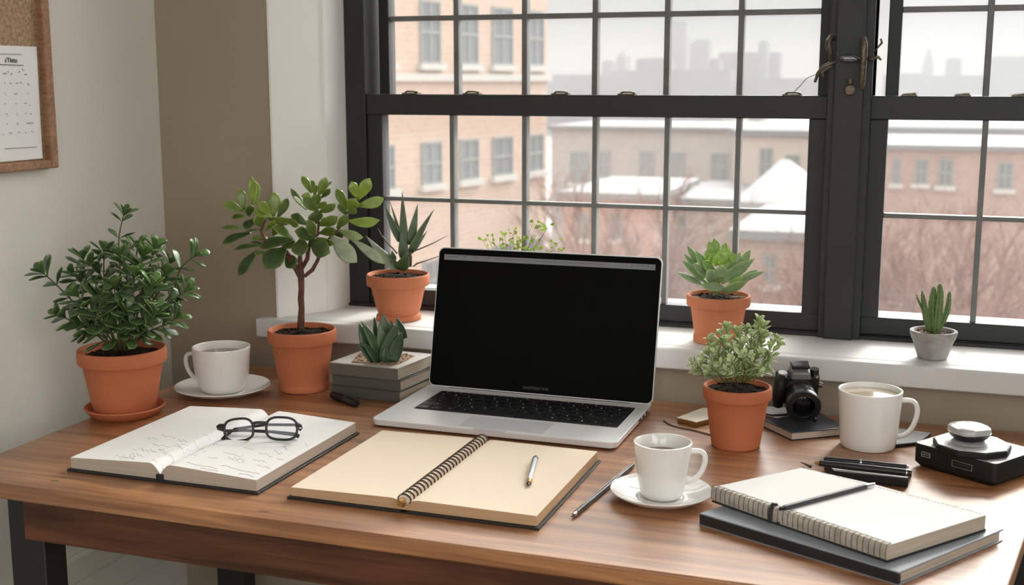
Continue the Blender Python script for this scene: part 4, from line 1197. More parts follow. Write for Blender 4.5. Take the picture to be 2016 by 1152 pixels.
b = MB().tube([gp(310, 280), gp(230, 285, -.001), gp(180, 300, -.003)], [.0032, .0038, .0030], 8, 1.0); obj('hinge_block', b, PLAST, gl, world=True)
b = MB().tube([gp(1650, 220), gp(1720, 270, -.001), gp(1745, 330, -.004)], [.0022, .0036, .0030], 8, 1.0); hb = obj('hinge_block', b, PLAST, gl, world=True)
b = MB().tube([gp(1710, 315, .0025), gp(1760, 322, .001)], .0008, 6); obj('hinge_pin', b, CHROME, gl, world=True)
# folded temples behind the lenses
def gz(x, y, d, z_): 
    q = gp(x, y, d); q.z = z_; return q
b = MB().tube([gp(185, 320, -.004), gz(330, 400, -.014, .781), gz(700, 400, -.020, .780), gz(1200, 420, -.020, .778), gz(1640, 440, -.016, .7755), gz(1700, 470, -.012, .7745)], [.0020, .0018, .0017, .0018, .0024, .0026], 8, 1.2); obj('temple', b, PLAST, gl, world=True, sharp=180)
b = MB().tube([gp(1740, 340, -.006), gz(1640, 380, -.026, .786), gz(1100, 330, -.030, .785), gz(500, 380, -.026, .780), gz(330, 470, -.010, .7755), gz(280, 560, .003, .7745)], [.0020, .0018, .0017, .0018, .0020, .0028], 8, 1.2); obj('temple', b, PLAST, gl, world=True, sharp=180)

# ------------------------------------------------------------------ cream spiral notebook
nb = thing('spiral_notebook', (-.57, 1.375, .75), 'open cream-paged notebook with wire spiral in front of the laptop', 'notebook')
tops = open_book(nb, -.722, -.572, -.408, 1.250, 1.508, CREAM, CEDGE, COVER, ze=.7640, zm=.7665, zs=.7600, ze2=.7655)
b = MB(); 
sy0, sy1 = 1.244, 1.514
b.tube([(-.572, sy0 + .003, .7655), (-.572, sy1 - .003, .7655)], .0062, 16)
obj('rolled_spine', b, CREAM, nb, world=True)
NR = 26
for i in range(NR):
    yy = sy0 + .006 + (sy1 - sy0 - .012) * i / (NR - 1)
    b = MB()
    for dy in (0, .0022):
        pts = [(-.572 + .0086 * cos(radians(a)), yy + dy + .0012 * (a - 90) / 110, .7650 + .0074 * sin(radians(a))) for a in range(-25, 206, 15)]
        b.tube(pts, .00065, 6)
    obj('spiral_ring', b, BRONZE, nb, world=True)
b = MB().tube([(-.5735, sy0 - .001, .7600), (-.572, sy0 + .0005, .7655), (-.571, sy0 + .0015, .7650)], [.004, .006, .005], 10); obj('spine_cap', b, GOLD, nb, world=True)

def pen(name, a, c_, r, label, cat, parts, zlift=None):
    """pen from tip a to end c_; parts = [(u0,u1,r0,r1,material,name)]"""
    a = Vector(a); c_ = Vector(c_)
    t = thing(name, a, label, cat)
    for u0, u1, r0, r1, m_, nm in parts:
        b = MB().tube([a.lerp(c_, u0), a.lerp(c_, u0 + (u1 - u0) * .5), a.lerp(c_, u1)], [r0 * r, (r0 + r1) / 2 * r, r1 * r], 14)
        obj(nm, b, m_, t, world=True)
    return t
zpage = .7692
A = at_z(1040, 956, zpage); B_ = at_z(1055, 900, zpage + .002)
pen('ballpoint_pen', A, B_, .0046, 'short silver ballpoint pen lying on the cream notebook', 'pen',
    [(0, .07, .15, .55, BLACKM, 'tip'), (.07, .16, .7, .75, GOLD, 'nose_cone'), (.16, .30, .85, 1.0, SILV, 'grip'), (.30, .86, 1.0, 1.05, SILV, 'barrel'), (.86, .93, .9, .9, BLACKM, 'band'), (.93, 1.0, .7, .5, CHROME, 'button')])
A = at_z(1125, 1018, .7535); B_ = at_z(1246, 916, .7535)
mp_ = pen('mechanical_pencil', A, B_, .0032, 'slim dark grey metal pencil on the desk left of the espresso cup', 'pencil',
    [(0, .03, .15, .5, BLACKM, 'tip'), (.03, .07, .8, .8, CHROME, 'nose_cone'), (.07, .14, .95, .95, GUN, 'grip'), (.14, .90, 1.0, 1.0, GUN, 'barrel'), (.90, 1.0, .9, .8, BLACKM, 'end_cap')])
b = MB().tube([A.lerp(B_, .16) + Vector((0, 0, .0032)), A.lerp(B_, .5) + Vector((0, 0, .0040)), A.lerp(B_, .95) + Vector((0, 0, .0034))], .0008, 6); obj('clip', b, GUN, mp_, world=True)

# ------------------------------------------------------------------ white journal on a slate notebook
S0 = at_z(1377, 1011, .764); S1 = at_z(1771, 1128, .764); S2 = at_z(1976, 1042, .764)
S3 = S0 + (S2 - S1)
sl = thing('slate_notebook', (S0 + S2) / 2 * 1.0, 'large slate grey hardcover notebook under the white open journal', 'notebook')
sl.location.z = .75
poly = [(p.x, p.y) for p in (S0, S1, S2, S3)]
def shrink(poly, d):
    n = len(poly); cxx = sum(p[0] for p in poly) / n; cyy = sum(p[1] for p in poly) / n
    return [(p[0] + (cxx - p[0]) / hypot(cxx - p[0], cyy - p[1]) * d, p[1] + (cyy - p[1]) / hypot(cxx - p[0], cyy - p[1]) * d) for p in poly]
obj('pages', MB().prism(shrink(poly, .004), .7515, .7625), PEDGE, sl, world=True)
obj('cover', MB().prism(poly, .7622, .7645), SLATE, sl, bevel=.0008, world=True)
obj('cover', MB().prism(poly, .75, .7518), SLATE, sl, bevel=.0005, world=True)
e0 = Vector((poly[1][0] - poly[0][0], poly[1][1] - poly[0][1])).normalized(); nn_ = Vector((-e0.y, e0.x))
b = MB().prism([poly[0], poly[1], (poly[1][0] + nn_.x * .004, poly[1][1] + nn_.y * .004), (poly[0][0] + nn_.x * .004, poly[0][1] + nn_.y * .004)], .7505, .7640)
obj('spine', b, COVER, sl, bevel=.0008, world=True)
zt = .7832
J = [at_z(x, y, zt) for x, y in ((1404, 959), (1532, 1003), (1748, 1074), (1941, 1014), (1719, 953), (1578, 921))]   # left, spine front, front, right, spine back, back
jr = thing('open_journal', (J[0] + J[3]) / 2, 'open blank white journal with ring-bound edge on the slate notebook', 'notebook')
jr.location.z = .7645
def q2(p): return (p.x, p.y)
def lerp2(a, c_, t): return (a[0] + (c_[0] - a[0]) * t, a[1] + (c_[1] - a[1]) * t)
a0, a1, a2, a3, a4, a5 = [q2(p) for p in J]
left = [a0, lerp2(a0, a1, .97), lerp2(a5, a4, .96), a5]; right = [lerp2(a1, a2, .02), a2, a3, lerp2(a4, a3, .02)]
for pl in (left, right):
    b = MB().prism(pl, .7672, zt - .0006); obj('page_block', b, PEDGE, jr, world=True)
    b = MB().prism(pl, zt - .0006, zt); obj('top_page', b, PAPER, jr, world=True, bevel=.0002)
b = MB().prism([a0, a2, a3, a5], .7647, .7672, -.001, -.001); obj('cover', b, COVER, jr, world=True)
nl = 34
LOOPM = mat('binding_paper', (.60, .54, .47), .8, noise_=.4, nscale=90)
for i in range(nl):
    u = (i + .5) / nl
    p = Vector(a0).lerp(Vector(a2), u)
    ed = (Vector(a2) - Vector(a0)).normalized(); nrm = Vector((ed.y, -ed.x))
    if abs(u - .365) < .012: continue
    b = MB()
    hw = (Vector(a2) - Vector(a0)).length / nl * .46
    c_ = [p - ed * hw, p + ed * hw]
    z0_, z1_ = .7680, zt + .0009
    prof = [(-.006, z1_ - .0009), (-.0045, z1_), (.0005, z1_), (.0024, z1_ - .0028), (.0030, (z0_ + z1_) / 2), (.0022, z0_ + .001), (0, z0_)]
    V = []
    for cc in c_:
        for d_, z_ in prof: V.append((cc.x + nrm.x * d_, cc.y + nrm.y * d_, z_))
    n = len(prof)
    b.add(V, [(k, k + 1, n + k + 1, n + k) for k in range(n - 1)] + [tuple(range(n))[::-1], tuple(range(n, 2 * n)), (0, n, 2 * n - 1, n - 1)])
    obj('binding_loop', b, LOOPM, jr, world=True)
b = MB(); ed = (Vector(a2) - Vector(a0)).normalized(); nrm = Vector((ed.y, -ed.x)); last = None
for i in range(nl + 1):
    u = i / nl
    p = Vector(a0).lerp(Vector(a2), u)
    pts = [Vector((p.x + nrm.x * d_, p.y + nrm.y * d_, z_)) for d_, z_ in ((-.006 + .001 * (i % 2), zt + .0009), (.0006, zt + .0012), (.0026, zt - .0018), (.0033, (zt + .768) / 2), (.0026, .7688))]
    b.tube(pts, .00038, 5)
    if last is not None: b.tube([last, (last + pts[0]) / 2 + Vector((0, 0, .0003)), pts[0]], .0003, 5)
    last = pts[0]
obj('binding_thread', b, mat('brown_thread', (.10, .075, .055), .7), jr, world=True)
b = MB()
for i in range(60):
    u = i / 59; p = Vector(a5).lerp(Vector(a3), u) + Vector((rg.uniform(-.0006, .0006), rg.uniform(-.0006, .0006)))
    b.tube([(p.x, p.y, zt + .0002), (p.x + rg.uniform(-.001, .002), p.y - rg.uniform(.0, .0025), zt + .0006), (p.x + rg.uniform(.001, .003), p.y + .0004, zt + .0002)], .0003, 4)
obj('torn_edge', b, PENCIL, jr, world=True)
A = at_z(1536, 1002, zt + .003); B_ = at_z(1722, 953, zt + .003)
pk = pen('elastic_pencil', A, B_, .0030, 'thin silver grey pencil lying along the fold of the white journal', 'pencil',
    [(0, .04, .7, .9, BLACKM, 'tip'), (.04, .9, 1.0, 1.0, GUN, 'barrel'), (.9, 1.0, 1.0, .5, CHROME, 'end_cap')])
pk.name = 'silver_pencil'
p_ = Vector(a0).lerp(Vector(a2), .372); ed = (Vector(a2) - Vector(a0)).normalized(); nrm = Vector((ed.y, -ed.x))
b = MB().tube([(p_.x - nrm.x * .007, p_.y - nrm.y * .007, zt + .001), (p_.x, p_.y, zt + .0035), (p_.x + nrm.x * .0035, p_.y + nrm.y * .0035, zt - .002), (p_.x + nrm.x * .0045, p_.y + nrm.y * .0045, .772), (p_.x + nrm.x * .004, p_.y + nrm.y * .004, .7665)], .0020, 8)
obj('elastic_loop', b, COVER, jr, world=True)

# ------------------------------------------------------------------ pen case with two pens
K = [at_z(*q, .763) for q in ((1622, 906), (1640, 926), (1788, 941), (1796, 921))]
cs = thing('pen_case', (K[0] + K[2]) / 2, 'flat black pen case behind the white journal, two pens on it', 'case')
cs.location.z = .75
K2 = [q2(p) for p in K]
obj('case_body', MB().prism(K2, .75, .762), PLASTM, cs, bevel=.002, world=True)
obj('case_lid', MB().prism(shrink(K2, .001), .762, .7632), SHEENTOP, cs, bevel=.0004, world=True)
A = at_z(1604, 911, .7690); B_ = at_z(1795, 932, .7690)
pen('fountain_pen', A, B_, .0048, 'thick glossy black pen with bronze tip, the front one on the pen case', 'pen',
    [(0, .05, .25, .7, GOLD, 'tip'), (.05, .35, .8, 1.0, PLAST, 'grip'), (.35, .945, 1.0, 1.0, PLAST, 'barrel'), (.945, .955, 1.02, 1.02, CHROME, 'band'), (.955, 1.0, .95, .8, PLAST, 'end_cap')])
A = at_z(1622, 903, .7700); B_ = at_z(1789, 919, .7680)
A = at_z(1622, 904, .7690); B_ = at_z(1790, 920, .7690)
fp = pen('fountain_pen', A, B_, .0040, 'slimmer black pen with chrome ring, the rear one on the pen case', 'pen',
    [(0, .02, .6, .9, PLAST, 'tip'), (.02, .43, .9, 1.0, PLAST, 'cap'), (.43, .45, 1.08, 1.08, CHROME, 'band'), (.45, .97, 1.0, .85, PLAST, 'barrel'), (.97, 1.0, .8, .4, CHROME, 'end_cap')])
A = at_z(1577, 910, .7535); B_ = at_z(1596, 919, .7535)
b = MB().tube([A, B_], [.0006, .0022], 8); twg = obj('pencil_stub', b, DRY); tag(twg, 'tiny brown pencil point sticking out behind the white journal', 'pencil')

# ------------------------------------------------------------------ external drive with puck
D = [at_z(*q, .781) for q in ((1799, 872), (1962, 916))]
dA, dB = Vector(q2(D[0])), Vector(q2(D[1]))
ed = (dB - dA).normalized(); pn = Vector((-ed.y, ed.x)); Wd = (dB - dA).length; Dd = .098
drv = thing('external_drive', ((dA + dB) / 2 + pn * Dd / 2).to_3d() + Vector((0, 0, .75)), 'square black external drive box at the right end of the desk', 'drive')
def dp(u, v): p = dA + ed * u + pn * v; return (p.x, p.y)
def drect(u0, u1, v0, v1, r):
    return [dp(u, v) for u, v in rrect(u0, u1, v0, v1, r, 4)]
outer = drect(0, Wd, 0, Dd, .006)
b = MB(); n = len(outer)
low = shrink(outer, .008); mid_ = shrink(outer, .0005)
V = [p + (.7505,) for p in low] + [p + (.757,) for p in mid_] + [p + (.7795,) for p in outer] + [p + (.7812,) for p in shrink(outer, .0012)]
b.add(V, [tuple(range(n))[::-1], tuple(range(3 * n, 4 * n))] + [(r * n + i, r * n + (i + 1) % n, (r + 1) * n + (i + 1) % n, (r + 1) * n + i) for r in range(3) for i in range(n)])
obj('case', b, PLASTM, drv, world=True)
obj('top_panel', MB().prism(shrink(outer, .0014), .7811, .7818), SHEENTOP, drv, world=True)
for u, v in ((.012, .012), (Wd - .012, .012), (.012, Dd - .012), (Wd - .012, Dd - .012)): obj('rubber_foot', MB().lathe([(.005, .75), (.005, .7520)], dp(u, v) + (0,), 14), PLASTM, drv, world=True)
MARKM = mat('pale_grey_print', (.34, .31, .29), .5)
def front_rect(u0, u1, z0, z1, r, m_, nm):
    b = MB(); pts = [(u0, z0), (u1, z0), (u1, z1), (u0, z1)]
    off = -pn * .0006
    P_ = [Vector(dp(u, 0)).to_3d() + off.to_3d() + Vector((0, 0, z_)) for u, z_ in pts]
    for i in range(4): b.tube([P_[i], P_[(i + 1) % 4]], r, 5)
    obj(nm, b, m_, drv, world=True)
front_rect(.013, .0255, .7665, .7725, .00045, MARKM, 'label_frame')
front_rect(.058, .086, .7645, .7725, .00030, MARKM, 'port_outline')
for txt, size, u_, z_, m_ in (('USROB', .0040, .0192, .7695, MARKM), ('RANDOWIC', .0042, .072, .7687, mat('faint_lettering', (.06, .045, .04), .5))):
    tm = text_mb(txt, size)
    tm.V = [Vector(dp(u_ + v.x, 0)).to_3d() - pn.to_3d() * (.0006 + v.z) + Vector((0, 0, z_ + v.y)) for v in tm.V]
    obj('lettering', tm, m_, drv, world=True, flat=True)
Pc = at_z(1913, 881, .784)
pd = thing('disc_stand', (Pc.x, Pc.y, .7818), 'flat eight-sided black plate on top of the external drive', 'device')
def ngon(r, n, ph, sx=1, sy=1, rz=0):
    out = []
    for k in range(n):
        a = 2 * PI * k / n + ph; x_, y_ = r * cos(a) * sx, r * sin(a) * sy
        out.append((x_ * cos(rz) - y_ * sin(rz), x_ * sin(rz) + y_ * cos(rz)))
    return out
b = MB().prism(ngon(.049, 9, .25, 1, .98, -.1), 0, .0085); obj('plate', b, PLASTM, pd, bevel=.0022, segs=3)
b = MB().prism(ngon(.0468, 9, .25, 1, .98, -.1), .0085, .0091); obj('plate_top', b, SHEENTOP, pd, bevel=.0002)
b = MB().lathe([(.0225, .0090), (.0220, .0098), (.017, .0115), (.0004, .0115)], (-.003, .002, 0), 40); obj('cradle', b, SHEENTOP, pd)
pu = thing('round_puck', (Pc.x - .004, Pc.y + .006, .7934), 'small rounded puck with grey top and shiny rim on the plate of the drive', 'device')
def ring_poly(r): return ngon(r, 28, 0)
def squircle(r, q=.72, n=36, ph=.6):
    out = []
    for k in range(n):
        a = 2 * PI * k / n
        x_ = (abs(cos(a)) ** q) * (1 if cos(a) > 0 else -1) * r; y_ = (abs(sin(a)) ** q) * (1 if sin(a) > 0 else -1) * r
        out.append((x_ * cos(ph) - y_ * sin(ph), x_ * sin(ph) + y_ * cos(ph)))
    return out
b = MB(); lev = [(.0165, 0), (.0205, .003), (.0238, .008), (.0246, .0095)]
V = []; n = 36
for r, z_ in lev: V += [p + (z_,) for p in squircle(r)]
b.add(V, [tuple(range(n))[::-1], tuple(range(3 * n, 4 * n))] + [(r * n + i, r * n + (i + 1) % n, (r + 1) * n + (i + 1) % n, (r + 1) * n + i) for r in range(3) for i in range(n)])
obj('body', b, PLAST, pu)
b = MB().prism(squircle(.0250), .0095, .0110); obj('shiny_rim', b, CHROME, pu, bevel=.0004)
b = MB(); V = []; lev = [(.0246, .0110), (.0243, .0150), (.0230, .0172), (.015, .0184), (.004, .0188)]
for r, z_ in lev: V += [p + (z_,) for p in squircle(r)]
b.add(V, [tuple(range(n))[::-1], tuple(range(4 * n, 5 * n))] + [(r * n + i, r * n + (i + 1) % n, (r + 1) * n + (i + 1) % n, (r + 1) * n + i) for r in range(4) for i in range(n)])
obj('top_shell', b, mat('satin_grey', (.45, .45, .45), .3, coat=.5), pu, sharp=50)

# thin grey folder behind the mug
F_ = [at_z(*q, .756) for q in ((1764, 874), (1812, 869), (1834, 851), (1768, 842), (1740, 850))]
fd = thing('thin_folder', (F_[0].x, F_[0].y, .75), 'thin dark folder lying behind the tall white mug', 'folder')
obj('folder', MB().prism([q2(p) for p in F_], .7502, .7545), COVER, fd, bevel=.0006, world=True)
obj('loose_sheet', MB().prism(shrink([q2(p) for p in F_], .0012), .7545, .7552), mat('pale_grey_card', (.50, .50, .49), .5), fd, world=True)

# ------------------------------------------------------------------ camera on a planner
B0 = [at_z(*q, .762) for q in ((1503, 826), (1559, 852), (1668, 842), (1612, 811))]
pl = thing('planner_book', ((B0[0] + B0[2]) / 2).xy.to_3d() + Vector((0, 0, .75)), 'black covered planner with pale page edges under the camera', 'notebook')
bp = [q2(p) for p in B0]
obj('cover', MB().prism(bp, .75, .7516), COVER, pl, world=True)
obj('pages', MB().prism(shrink(bp, .0016), .7516, .7605), PEDGE, pl, world=True)
obj('cover', MB().prism(bp, .7605, .7622), mat('blue_black_cover', (.035, .042, .055), .28), pl, bevel=.0006, world=True)
b = MB(); q_ = at_z(1652, 850, .756); b.ball((q_.x - .006, q_.y, .7565), .003, .003, .0022, 8, 6); obj('clasp', b, PLAST, pl, world=True)
cd_ = [at_z(*q, .7655) for q in ((1500, 812), (1530, 819), (1566, 812), (1550, 800), (1512, 797))]
obj_card = thing('paper_card', (cd_[0].x, cd_[0].y, .7624), 'small white card lying on the planner left of the camera', 'card')
obj('card', MB().prism([q2(p) for p in cd_], .7624, .7632), PAPER, obj_card, world=True)
Pc = at_z(1570, 822, .7622)
camrot = -YAW * -1
dc = thing('digital_camera', Pc + Vector((-.004, .016, .0185)), 'black digital camera with large lens facing forward on the planner', 'camera', rot=(radians(15), 0, .30))
b = MB(); b.prism(rrect(-.032, .030, -.006, .018, .006, 4), 0, .046); 
obj('body', b, PLASTM, dc, bevel=.003, segs=3)
b = MB(); b.tube([(-.029, -.010, .001), (-.030, -.013, .02), (-.029, -.012, .040), (-.027, -.006, .048)], [.0075, .0088, .0088, .0060], 14); obj('grip', b, PLASTM, dc, sharp=180)
b = MB()
b.add([(-.014, -.013, .044), (.016, -.013, .044), (.018, .014, .044), (-.016, .014, .044), (-.012, -.012, .056), (.013, -.012, .056), (.014, .010, .060), (-.013, .010, .060)],
      [(0, 3, 2, 1), (4, 5, 6, 7), (0, 1, 5, 4), (1, 2, 6, 5), (2, 3, 7, 6), (3, 0, 4, 7)]); obj('viewfinder_hump', b, mat('silver_grey_plastic', (.16, .16, .155), .3, coat=.3), dc, bevel=.003, segs=3)
b = MB().box(-.013, .014, -.006, .012, .0585, .0640); obj('flash_shoe', b, PLAST, dc, bevel=.0015)
b = MB().tube([(.023, .005, .046), (.023, .005, .054)], .0062, 18); obj('mode_dial', b, PLASTM, dc)
b = MB().tube([(.0235, -.006, .046), (.0235, -.006, .0505)], .0042, 16); obj('shutter_button', b, CHROME, dc)
b = MB().tube([(.030, .002, .030), (.0355, .000, .029)], [.0045, .004], 12); obj('strap_lug', b, BRASS, dc)
b = MB().tube([(-.0245, -.002, .046), (-.0245, -.002, .0515)], .0065, 18); obj('mode_dial', b, mat('pale_dial', (.42, .43, .44), .3), dc)
def lens_ring(y0_, y1_, r0_, r1_, nm, m_, cz=.021):
    b = MB(); b.tube([(0, y0_, cz), (0, (y0_ + y1_) / 2, cz), (0, y1_, cz)], [r0_, (r0_ + r1_) / 2, r1_], 40); return obj(nm, b, m_, dc, bevel=.0005)
lens_ring(-.004, -.014, .0215, .0222, 'lens_mount', mat('grey_metal_ring', (.22, .21, .20), .3, metal=.5))
lens_ring(-.014, -.032, .0226, .0232, 'zoom_ring', PLAST)
lens_ring(-.032, -.035, .0228, .0228, 'ring_groove', PLAST)
b = MB()
prof = [(.0238, -.035), (.0250, -.040), (.0250, -.050), (.0242, -.0515), (.0185, -.0515), (.0175, -.046), (.0165, -.040)]
V = []; n = 44
for r, y_ in prof:
    for k in range(n):
        a = 2 * PI * k / n; V.append((r * cos(a), y_, .021 + r * sin(a)))
b.add(V, [(i * n + k, i * n + (k + 1) % n, (i + 1) * n + (k + 1) % n, (i + 1) * n + k) for i in range(len(prof) - 1) for k in range(n)] + [tuple(range(n))])
obj('lens_barrel', b, PLAST, dc)
b = MB(); b.tube([(.0172 * cos(a), -.0500, .021 + .0172 * sin(a)) for a in [2 * PI * k / 40 for k in range(40)]], .0005, 6, closed=True); obj('filter_ring', b, STEEL, dc)
b = MB(); V = []; pr = [(.0168, -.0405), (.012, -.0440), (.006, -.0458), (.0003, -.0463)]
for r, y_ in pr:
    for k in range(n):
        a = 2 * PI * k / n; V.append((r * cos(a), y_, .021 + r * sin(a)))
b.add(V, [(i * n + k, i * n + (k + 1) % n, (i + 1) * n + (k + 1) % n, (i + 1) * n + k) for i in range(3) for k in range(n)]); obj('front_glass', b, LENSG, dc, sharp=180)
b = MB(); S_ = [at_z(*q, .7645) for q in ((1568, 812), (1545, 817), (1520, 818), (1506, 815), (1500, 820))]
b.tube([(p.x, p.y, .7645) for p in S_], [.003, .0035, .003, .0025, .002], 8, .45, ref=(0, 0, 1)); obj('strap', b, COVER, dc, world=True)
b = MB(); q_ = at_z(1604, 826, .765); b.ball(q_, .0035, .0030, .0028, 10, 6); b.tube([q_, at_z(1592, 826, .765)], .0014, 6); obj('strap_buckle', b, PLAST, dc, world=True)

# ------------------------------------------------------------------ small stack of books with agave
bk = [(-.905, 1.705), (-.783, 1.699), (-.770, 1.815), (-.892, 1.821)]
layers = [(.7502, .7682, 0, OLIVE, 'grey-green hardcover book, bottom of the stack of three'), (.7684, .7857, .0015, OLIVE, 'grey-green hardcover book, middle of the stack of three'), (.7859, .8060, -.002, TAUPE, 'pale topped taupe book, top of the stack of three')]
for i, (z0_, z1_, sh, m_, lab) in enumerate(layers):
    poly = [(x + sh, y + sh * .6) for x, y in bk]
    t = thing('hardcover_book', (poly[0][0] + .06, poly[0][1] + .055, z0_), lab, 'book', group='books stacked under the agave')
    t_ = .0016
    inn = [(poly[0][0] + .002, poly[0][1] + .002), (poly[1][0] - .0012, poly[1][1] + .002), (poly[2][0] - .0012, poly[2][1] - .0015), (poly[3][0] + .001, poly[3][1] - .0015)]
    obj('pages', MB().prism(inn, z0_ + t_, z1_ - t_), PEDGE, t, world=True)
    b = MB().prism(poly, z0_, z0_ + t_); obj('cover', b, m_, t, bevel=.0004, world=True)
    b = MB().prism(poly, z1_ - t_, z1_); obj('cover', b, PALEC if i == 2 else m_, t, bevel=.0004, world=True)
    b = MB().prism([poly[0], poly[1], (poly[1][0], poly[1][1] + .0022), (poly[0][0], poly[0][1] + .0022)], z0_, z1_); obj('spine', b, m_, t, bevel=.0006, world=True)
zb_ = .8060
f = tracer(640, 600, 5.236, at_z(755, 712, zb_))
ag = thing('agave_plant', at_z(755, 712, zb_), 'small dark green agave sitting in gravel on top of the book stack', 'plant')
So = [at_z(640 + x / 5.236, 600 + y / 5.236, zb_) for x, y in ((275, 598), (500, 612), (690, 634), (800, 600), (925, 535), (850, 518), (700, 512), (480, 510), (360, 505))]
b = MB(); n = len(So)
b.prism([q2(p) for p in So], zb_ + .0001, zb_ + .0016)
rg = random.Random(9)
for i in range(130):
    u = rg.random(); v = rg.random(); k = rg.randrange(n)
    c0 = sum((p for p in So), Vector()) / n
    p = c0.lerp(So[k].lerp(So[(k + 1) % n], u), sqrt(v) * .96); s_ = rg.uniform(.0008, .0024)
    b.ball((p.x, p.y, zb_ + .002), s_, s_, s_ * .7, 6, 4)
obj('gravel', b, SANDY, ag, world=True, sharp=80)
b = MB()
AG = [(590, 590, 368, 165, 108, .002, .006, 25, .45, .04), (440, 480, 350, 195, 120, -.004, -.006, 15, .3, .02), (500, 585, 333, 400, 100, .008, .014, 25, .15, .03), (545, 590, 400, 398, 90, .012, .018, 30, .1, 0),
      (520, 380, 506, 116, 52, -.016, -.02, 30, .1, 0), (625, 400, 596, 86, 120, -.012, -.014, 15, .4, 0), (610, 540, 556, 198, 122, .0, .0, 12, .7, 0), (680, 400, 682, 152, 86, -.014, -.018, 20, .2, 0),
      (612, 585, 742, 186, 160, .008, .010, 15, .35, -.05), (690, 590, 795, 280, 140, .010, .012, 18, .1, -.10), (820, 350, 732, 122, 74, -.014, -.020, 30, .05, 0), (560, 590, 480, 420, 90, .008, .012, 25, .25, 0), (640, 595, 620, 420, 110, .012, .014, 20, .15, 0)]
for x0, y0, x1, y1, w_, d0, d1, tw, tn, bd in AG:
    traced_leaf(b, f(x0, y0, d0), f(x1, y1, d1), w_ / 5.236, 1208, AGAP, tw, .16, .28, bd, tn)
obj('foliage', b, L_AGA, ag, world=True, sharp=180)

# black marker beside the books
A = at_z(654, 777, .7565); B_ = at_z(704, 795, .7565)
mk = thing('marker_pen', A, 'stubby glossy black marker lying in front of the book stack', 'pen')
obj('barrel', MB().tube([A, A.lerp(B_, .1), A.lerp(B_, .45), A.lerp(B_, .5)], [.0048, .0062, .0062, .0056], 16), PLASTM, mk, world=True)
obj('cap', MB().tube([A.lerp(B_, .5), A.lerp(B_, .55), A.lerp(B_, .85), A.lerp(B_, .97), B_], [.0056, .0065, .0065, .0056, .0040], 16), PLAST, mk, world=True)
obj('clip', MB().tube([A.lerp(B_, .6) + Vector((0, -.002, .0064)), A.lerp(B_, .8) + Vector((0, -.002, .0076)), A.lerp(B_, 1.0) + Vector((0, -.002, .0050))], .0012, 8), PLAST, mk, world=True)
A = at_z(651, 742, .76)
ey = MB().prism([(A.x - .004, A.y), (A.x + .003, A.y - .001), (A.x + .003, A.y + .002), (A.x - .004, A.y + .003)], .7502, .775)
o = obj('paper_tag', ey, PAPER); tag(o, 'tiny white paper tag upright between tree pot and book stack', 'tag')

# cream pad and thin cable near the herb pot
Pp = [(1332, 822), (1352, 826), (1371, 831), (1395, 825), (1420, 815), (1400, 803), (1383, 803)]
Pq = [at_z(x, y, .758) for x, y in Pp]
pad = thing('note_pad', (Pq[0].x, Pq[0].y, .75), 'small cream pad with golden edges left of the herb pot', 'notepad')
obj('pad_edge', MB().prism([q2(p) for p in Pq], .7502, .7572, .0015, 0), GOLD, pad, bevel=.0008, world=True)
obj('top_sheet', MB().prism([q2(p) for p in Pq], .7572, .7579), mat('ivory_sheet', (.86, .80, .66), .6), pad, world=True)
cb = [(1307, 828), (1314, 834), (1326, 839), (1342, 843), (1360, 846), (1380, 851), (1402, 857), (1425, 862)]
b = MB().tube([at_z(x, y, .7512) for x, y in cb], .0010, 8); o = obj('thin_cable', b, DRY); tag(o, 'thin brown cable running from the laptop side to the herb pot', 'cable')

# ------------------------------------------------------------------ the city outside
GZ = -12.0
BRK = brick_mat('pale_brick', (.60, .42, .33), (.66, .48, .38), (.62, .55, .48), 1.6)
RED = brick_mat('red_brick', (.43, .27, .225), (.48, .32, .27), (.5, .42, .38), 1.8)
GRYB = brick_mat('grey_brick', (.40, .36, .34), (.46, .41, .38), (.45, .43, .42), 1.8)
TANB = brick_mat('tan_brick', (.56, .46, .40), (.60, .50, .44), (.55, .5, .47), 1.8)
PANE = mat('outside_pane', (.22, .24, .25), .15, spec=.7)
WFR = mat('outside_window_frame', (.30, .31, .31), .6)
STONE = mat('stone_sill', (.62, .60, .57), .8)
ROOFD = mat('dark_slate_roof', (.20, .21, .22), .7)
TOWER = mat('distant_concrete', (.19, .20, .22), .8, noise_=.2, nscale=.08)
GRND = mat('street_ground', (.40, .33, .30), .9, noise_=.5, nscale=.12, col2=(.65, .64, .64))
TWIG = mat('bare_twigs', (.30, .17, .14), .9)
struct('ground', MB().box(-400, 400, 6, 700, GZ - .5, GZ), GRND, flat=True)
